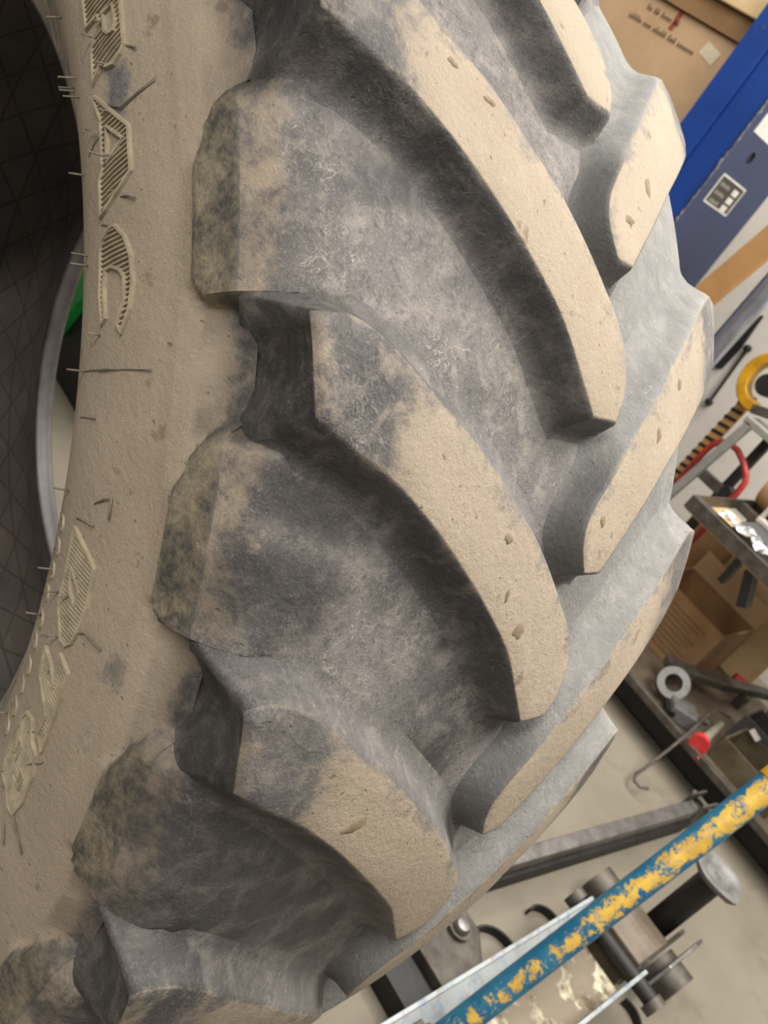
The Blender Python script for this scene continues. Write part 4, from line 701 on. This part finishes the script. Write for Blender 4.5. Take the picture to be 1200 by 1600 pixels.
m = MB(); m.box((.03, 2.50, .132), (1.7, 2.52, .165)); m.build('shelf_lip', M['iron'], bn, bevel=.004)
m = MB(); m.box((.04, 2.60, .02), (1.69, 2.62, .128)); m.build('under_shelf_shade', M['black'], bn)  # black panel added to deepen the shade under the shelf
m = MB(); m.box((.22, 2.62, .62), (.245, 2.66, .735), rot=Matrix.Rotation(R_(12), 3, 'X')); m.build('hanger', M['black'], bn)
m = MB(); m.box((.30, 2.62, .60), (.335, 2.68, .735), rot=Matrix.Rotation(R_(-30), 3, 'Y')); m.build('hanger', M['black'], bn)
for xx in (.08, 1.6):
    for yy in (2.6, 3.3):
        m = MB(); m.box((xx, yy, 0), (xx + .05, yy + .05, .128)); m.build('foot', M['black'], bn)

# on the bench
m = MB(); m.tube([(-.03, 3.23, .905), (.9, 3.23, .905)], .115, 24); one(m, 'cardboard_roll', M['kraft'], 'thick tan cardboard roll lying along the back of the bench', 'roll', smooth=True)
def foil():
    rng = random.Random(5); n, w = 26, 9; vs = []; fs = []
    for i in range(n):
        for j in range(w):
            x = .06 + i * .021; y = 2.612 + j * .0098 * (1.0 + .4 * math.sin(i * .35)) ; z = .795 + .018 * math.sin(i * .7 + j * .6) ** 2 + rng.uniform(0, .010) + .03 * math.exp(-((i - 12) / 5.0) ** 2) * (j / w)
            vs.append((x + rng.uniform(-.004, .004), y, z))
    for i in range(n - 1):
        for j in range(w - 1): fs.append((i * w + j, i * w + w + j, i * w + w + j + 1, i * w + j + 1))
    m = MB(); m.add(vs, fs); o = one(m, 'foil_sheet', M['foil'], 'crumpled shiny aluminium foil on the front edge of the bench', 'foil')
    md = o.modifiers.new('thick', 'SOLIDIFY'); md.thickness = .0012
    return o
foil()
gb = thing('parts_case', 'dark slate grey plastic case with a pale rim lying on the bench', 'case', (.35, 2.95, .742))
m = MB(); m.box((.10, 2.735, .742), (.75, 2.96, .80)); m.build('case_body', M['slate'], gb, bevel=.006)
m = MB(); m.box((.09, 2.93, .80), (.76, 2.975, .822)); m.build('rim', M['whiteplastic'], gb, bevel=.005)
m = MB(); m.box((.09, 2.935, .822), (.105, 2.965, .87)); m.build('tab', M['whiteplastic'], gb, bevel=.004)
m = MB(); m.box((.13, 2.94, .822), (.60, 3.01, .89)); m.build('lid', M['whiteplastic'], gb, bevel=.008)
# under the bench top
m = MB(); m.box((-.16, 3.24, .14), (.03, 3.32, .635)); one(m, 'wood_block', M['kraft_dark'], 'brown wooden block standing on end under the left end of the bench', 'block', bevel=.003)
m = MB(); m.box((-.02, 3.325, .14), (.46, 3.345, .66)); one(m, 'plywood_sheet', M['timber'], 'pale plywood sheet standing at the back under the bench', 'board')
ob = thing('open_carton', 'open brown cardboard box with raised flaps on the lower shelf', 'box', (.12, 3.05, .14))
def obox(x0, x1, y0, y1, z0, z1, t, mat, par):
    for nm, lo, hi in (('box_panel', (x0, y0, z0), (x1, y0 + t, z1)), ('box_panel', (x0, y1 - t, z0), (x1, y1, z1)), ('box_panel', (x0, y0 + t, z0), (x0 + t, y1 - t, z1)), ('box_panel', (x1 - t, y0 + t, z0), (x1, y1 - t, z1)), ('box_bottom', (x0 + t, y0 + t, z0), (x1 - t, y1 - t, z0 + t))):
        m = MB(); m.box(lo, hi); m.build(nm, mat, par)
obox(-.035, .335, 2.88, 3.23, .14, .40, .006, M['kraft_dark'], ob)  # darker cardboard colour stands in for the shade under the bench
m = MB(); m.box((-.035, 3.224, .40), (.335, 3.229, .50)); m.build('flap', M['kraft'], ob)
for i in range(9):
    m = MB(); m.box((.10, 2.8785, .17 + i * .022), (.24 + .02 * (i % 3), 2.8802, .176 + i * .022)); m.build('print_line', M['ink'], ob)
m = MB(); m.tube([(.40, 3.30, .162), (.455, 3.33, .162)], .022, 14); one(m, 'small_red_cap', M['redcap'], 'small red cap lying on the shelf behind the open brown box', 'cap', smooth=True)

# ------------------------------------------------------------------ things on the lower shelf
lv = thing('steel_lever', 'long dark steel lever bar lying across the lower shelf', 'lever', (.4, 3.0, .14))
m = MB(); m.prism([(.265, 2.72), (.30, 2.68), (.35, 2.72), (.46, 2.95), (.54, 3.20), (.57, 3.28), (.52, 3.27), (.44, 3.06), (.38, 2.90), (.31, 2.78)], 2, .21, .245); m.build('bar', M['iron'], lv, bevel=.004)
m = MB(); m.box((.30, 2.745, .14), (.345, 2.80, .21)); m.build('web', M['iron'], lv, bevel=.004)
m = MB(); m.box((.49, 3.12, .14), (.53, 3.18, .21)); m.build('web', M['iron'], lv, bevel=.004)
cv = thing('clevis_joint', 'grey cast clevis joint with a round eye on the lower shelf', 'clevis', (.42, 2.66, .14))
m = MB()
ring = []
for i in range(28):
    a = 2 * math.pi * i / 28; ring.append(a)
c0 = (.375, 2.625, .215)
ax_ = Vector((.25, -.75, .60)).normalized(); e1 = ax_.cross(Vector((0, 0, 1))).normalized(); e2 = ax_.cross(e1)
vs = []; fs = []
for k, (rad, d) in enumerate([(.062, -.022), (.062, .022), (.034, .022), (.034, -.022)]):
    for a in ring: vs.append(Vector(c0) + e1 * rad * math.cos(a) + e2 * rad * math.sin(a) + ax_ * d)
for k in range(4):
    for i in range(28):
        j = (i + 1) % 28; kk = (k + 1) % 4; fs.append((k * 28 + i, k * 28 + j, kk * 28 + j, kk * 28 + i))
m.add(vs, fs); m.build('eye', M['cast'], cv, smooth=True)
m = MB(); m.box((.415, 2.56, .142), (.525, 2.66, .20), rot=Matrix.Rotation(R_(40), 3, 'Z')); m.build('fork_block', M['cast'], cv, bevel=.006)
m = MB(); m.box((.425, 2.527, .160), (.465, 2.585, .178), rot=Matrix.Rotation(R_(40), 3, 'Z')); m.build('slot', M['black'], cv)
m = MB(); m.tube([(.50, 2.645, .185), (.55, 2.70, .18)], .013, 14); m.build('pin', M['steel'], cv, smooth=True)
sb = thing('sealant_tube', 'grey plastic tube with a bright red cap lying on the lower shelf', 'tube', (.57, 2.6, .16))
m = MB(); m.tube([(.572, 2.80, .175), (.596, 2.62, .178), (.607, 2.53, .182)], [.015, .019, .024], 16); m.build('tube_body', M['tubegrey'], sb, smooth=True)
m = MB(); m.tube([(.603, 2.535, .185), (.612, 2.505, .184)], [.034, .036], 20); m.build('cap', M['redcap'], sb, smooth=True)
m = MB(); m.tube([(.625, 2.515, .158), (.645, 2.50, .150), (.650, 2.515, .148)], .006, 8); m.build('cap_tab', M['redcap'], sb, smooth=True)
wp = [(.640, 2.26, .048), (.620, 2.235, .04), (.595, 2.235, .038), (.578, 2.26, .045), (.578, 2.30, .065), (.572, 2.40, .13), (.562, 2.50, .195), (.548, 2.58, .225), (.535, 2.66, .235), (.54, 2.74, .235), (.575, 2.80, .225)]
m = MB(); m.tube(wp, .006, 8); one(m, 'bent_wire', M['iron'], 'thin bent wire hooking over the front lip of the lower shelf', 'wire', smooth=True)
for k, (x0, x1, y0, y1, h, mt, lab) in enumerate([(.64, .92, 2.60, 2.82, .10, 'olive', 'dirty olive open bin nearest the front lip of the lower shelf'), (.60, .98, 2.85, 3.02, .12, 'slate', 'dark grey open bin in the middle of the lower shelf'), (.62, 1.0, 3.05, 3.22, .14, 'slate', 'dark grey open bin at the back of the lower shelf')]):
    bi = thing('parts_bin', lab, 'bin', ((x0 + x1) / 2, (y0 + y1) / 2, .14), 'open bins on the lower shelf')
    obox(x0, x1, y0, y1, .14, .14 + h, .008, M[mt], bi)
m = MB(); m.box((.655, 2.79, .242), (.70, 2.84, .246), rot=Matrix.Rotation(R_(14), 3, 'Y')); one(m, 'paper_tag', M['label_white'], 'small white tag on the rim of the olive bin', 'tag')
m = MB(); m.plate_hole(.80, .87, 2.62, 2.68, .84, 2.65, .012, 2, .242, .25); one(m, 'drilled_block', M['tape'], 'small pale metal block with a hole on the rim of the olive bin', 'block')

# ------------------------------------------------------------------ floor pieces behind the tyre
fb = thing('floor_rail', 'long grey steel rail lying on the concrete beside the tyre', 'rail', (.7, 1.95, 0))
m = MB(); m.prism([(.620, 1.10), (.662, 1.10), (.79, 2.35), (.745, 2.36)], 2, .055, .10); m.build('rail_bar', M['steel'], fb, bevel=.003)
m = MB(); m.prism([(.640, 1.10), (.672, 1.10), (.80, 2.33), (.765, 2.34)], 2, 0, .055); m.build('rail_shade_foot', M['dark'], fb)  # dark inset support, coloured to stand for the shadow gap below the rail
for dx in (-.022, .03):
    m = MB(); m.box((.760 + dx, 2.33, 0), (.770 + dx, 2.43, .13), rot=Matrix.Rotation(R_(-7), 3, 'Z')); m.build('lug_plate', M['iron'], fb, bevel=.003)
m = MB(); m.tube([(.725, 2.40, .10), (.82, 2.40, .10)], .012, 10); m.build('pin', M['iron'], fb, smooth=True)

jk = thing('trolley_jack', 'long worn trolley jack with silver side channels on the floor', 'jack', (.955, 1.2, 0))
for x0, s, nm in ((.857, 1, 'side_channel'), (1.056, -1, 'side_channel')):
    m = MB(); t = .006 * s
    m.box((min(x0, x0 + t), .50, .06), (max(x0, x0 + t), 1.38, .205)); m.box((min(x0 - .003 * s, x0 + .007 * s), .50, .2051), (max(x0 - .003 * s, x0 + .007 * s), 1.38, .2085)); m.box((min(x0, x0 + .03 * s), .50, .06), (max(x0, x0 + .03 * s), 1.38, .066))
    
    if s > 0: m.prism([(.864, .2045), (.922, .182), (.922, .176), (.864, .198)], 1, .50, 1.38)
    m.build(nm, M['jackpaint'], jk, bevel=.0015)
m = MB(); m.box((.864, .52, .102), (1.049, 1.37, .110)); m.build('bed_plate', M['jackbed'], jk)
m = MB(); m.box((.872, .66, .110), (.905, .735, .15)); m.build('label_tab', M['label_white'], jk, bevel=.002)
m = MB(); m.box((.905, .665, .110), (.925, .735, .145)); m.build('bracket', M['iron'], jk, bevel=.003)
m = MB()
cvp = [(1.41 + .20 * t, .12 + .085 * math.sin(math.pi * min(1, t * .62 + .25))) for t in np.linspace(0, 1, 10)]
m.prism([(1.41, .06)] + cvp + [(1.61, .06)], 0, .885, 1.035); m.build('ram_cover', M['jackbed'] if False else M['shelfmetal'], jk, bevel=.003)
m = MB(); m.tube([(.83, 1.395, .15), (1.12, 1.405, .15)], .021, 16); m.build('axle', M['dark'], jk, smooth=True)
for xx in (.832, 1.118):
    m = MB(); m.tube([(xx - .012, 1.4, .15), (xx + .012, 1.4, .15)], .029, 16); m.build('axle_nut', M['iron'], jk, smooth=True)
m = MB(); m.tube([(.985, 1.68, .03), (.985, 1.68, .335)], .036, 24); m.build('ram', M['black'], jk, smooth=True)
def leaf(a): return 1 + .22 * math.exp(-((a - R_(330) + math.pi) % (2 * math.pi) - math.pi) ** 2 / .10) + .16 * math.exp(-((a - R_(150) + math.pi) % (2 * math.pi) - math.pi) ** 2 / .10)
m = MB(); m.lathe([(.03, -.028), (.062, -.012), (.070, 0), (.070, .006), (.062, .008), (.045, .004), (.036, -.004), (.010, -.004), (.004, .003)], (.985, 1.68, .36), 40, leaf); m.build('saddle', M['cast'], jk, smooth=True)
for s, nm in ((.868, 'lift_arm'), (1.03, 'lift_arm')):
    m = MB(); m.prism([(1.40, .10), (1.60, .05), (1.78, .03), (1.80, .10), (1.66, .17), (1.45, .18)], 0, s, s + .012); m.build(nm, M['iron'], jk, bevel=.002)
m = MB(); m.prism([(1.52, .07), (1.64, .05), (1.72, .07), (1.78, .14), (1.70, .165), (1.56, .15)], 0, 1.075, 1.085); m.build('wheel_fork', M['steel'], jk, bevel=.002)
m = MB(); m.tube([(1.05, 1.66, .055), (1.135, 1.66, .055)], .055, 24); m.build('wheel', M['iron'], jk, smooth=True)
m = MB(); m.tube([(.80, 1.66, .055), (.868, 1.66, .055)], .055, 24); m.build('wheel', M['iron'], jk, smooth=True)
# rear wheels so that the frame stands
for xx in (.835, 1.065):
    m = MB(); m.tube([(xx - .012, .56, .055), (xx + .022, .56, .055)], .055, 24); m.build('wheel', M['iron'], jk, smooth=True)
# handle: leaves a socket at the rear end and rises forward over the frame
h0, h1, hd = H0, H1, HDIR
ha = h0 + hd * .36
ho = MB(); L = (h1 - ha).length
ho.tube([(0, 0, 0), (0, 0, L * .3), (0, 0, L * .6), (0, 0, L)], .0262, 28)
me_o = ho.build('handle', M['handle'], jk, smooth=True)
q = HQ
me_o.matrix_parent_inverse = Matrix.Translation(jk.location).inverted(); me_o.matrix_basis = Matrix.Translation(ha) @ q.to_matrix().to_4x4()
m = MB(); m.tube([h1 - hd * .02, h1 + hd * .16], .0285, 24); m.build('handle_grip', M['yellow'], jk, smooth=True)
m = MB(); m.tube([ha - hd * .03, ha + hd * .10], .034, 20); m.build('handle_socket', M['iron'], jk, smooth=True)
for xx in (.885, .965):
    m = MB(); m.box((xx, .53, .12), (xx + .012, .66, .235)); m.build('socket_cheek', M['iron'], jk, bevel=.003)

def hook(name, label, cx, cy, r, a0, a1, z, w, par=None):
    pts = []
    for i in range(14):
        a = R_(a0 + (a1 - a0) * i / 13); pts.append((cx + r * math.cos(a), cy + r * math.sin(a), z + .0))
    m = MB(); m.ribbon(pts, (0, 0, 1), w, .007); return one(m, name, M['dark'], label, 'hook', smooth=True, bevel=.001)
hook('steel_hook', 'curved dark steel hook on the floor nearest the bolted bracket', .835, 1.17, .075, 60, 215, .013, .026)
hook('steel_hook', 'small curved dark steel hook on the floor behind the silver channel', .835, 1.40, .055, 70, 200, .013, .026)
hook('steel_hook', 'curved dark steel hook on the floor in front of the jack', 1.10, 1.455, .05, -30, 120, .013, .026)
bb = thing('bolted_bracket', 'dark oily iron bracket with a silver bolt head beside the tyre', 'bracket', (.78, .98, 0))
m = MB(); m.prism([(.70, .90), (.72, 1.10), (.78, 1.10), (.852, 1.04), (.852, .90)], 2, 0, .085); m.build('block', M['iron'], bb, bevel=.005)
m = MB(); m.tube([(.755, 1.035, .085), (.755, 1.035, .097)], .030, 20); m.build('washer', M['iron'], bb, smooth=True)
m = MB(); m.lathe([(.021, 0), (.021, .008), (.016, .014), (.004, .016)], (.755, 1.035, .097), 20); m.build('bolt_head', M['steel'], bb, smooth=True)
m = MB(); m.prism([(.69, .80), (.70, .895), (.852, .895), (.852, .80)], 2, 0, .06); m.build('foot', M['black'], bb, bevel=.004)

# machine seen through the wheel opening
gm = thing('floor_machine', 'green housing on a black base seen through the wheel opening', 'machine', (-1.6, 1.1, 0))
m = MB(); m.box((-2.1, .90, 0), (-1.05, 1.5, .42)); m.build('base', M['black'], gm, bevel=.01)
m = MB(); m.prism([(-2.1, .42), (-2.1, 1.0), (-1.35, 1.0), (-1.35, .42), (-1.42, .28), (-1.47, .13), (-1.52, .42)], 1, .86, .90); m.build('cover', M['green'], gm)
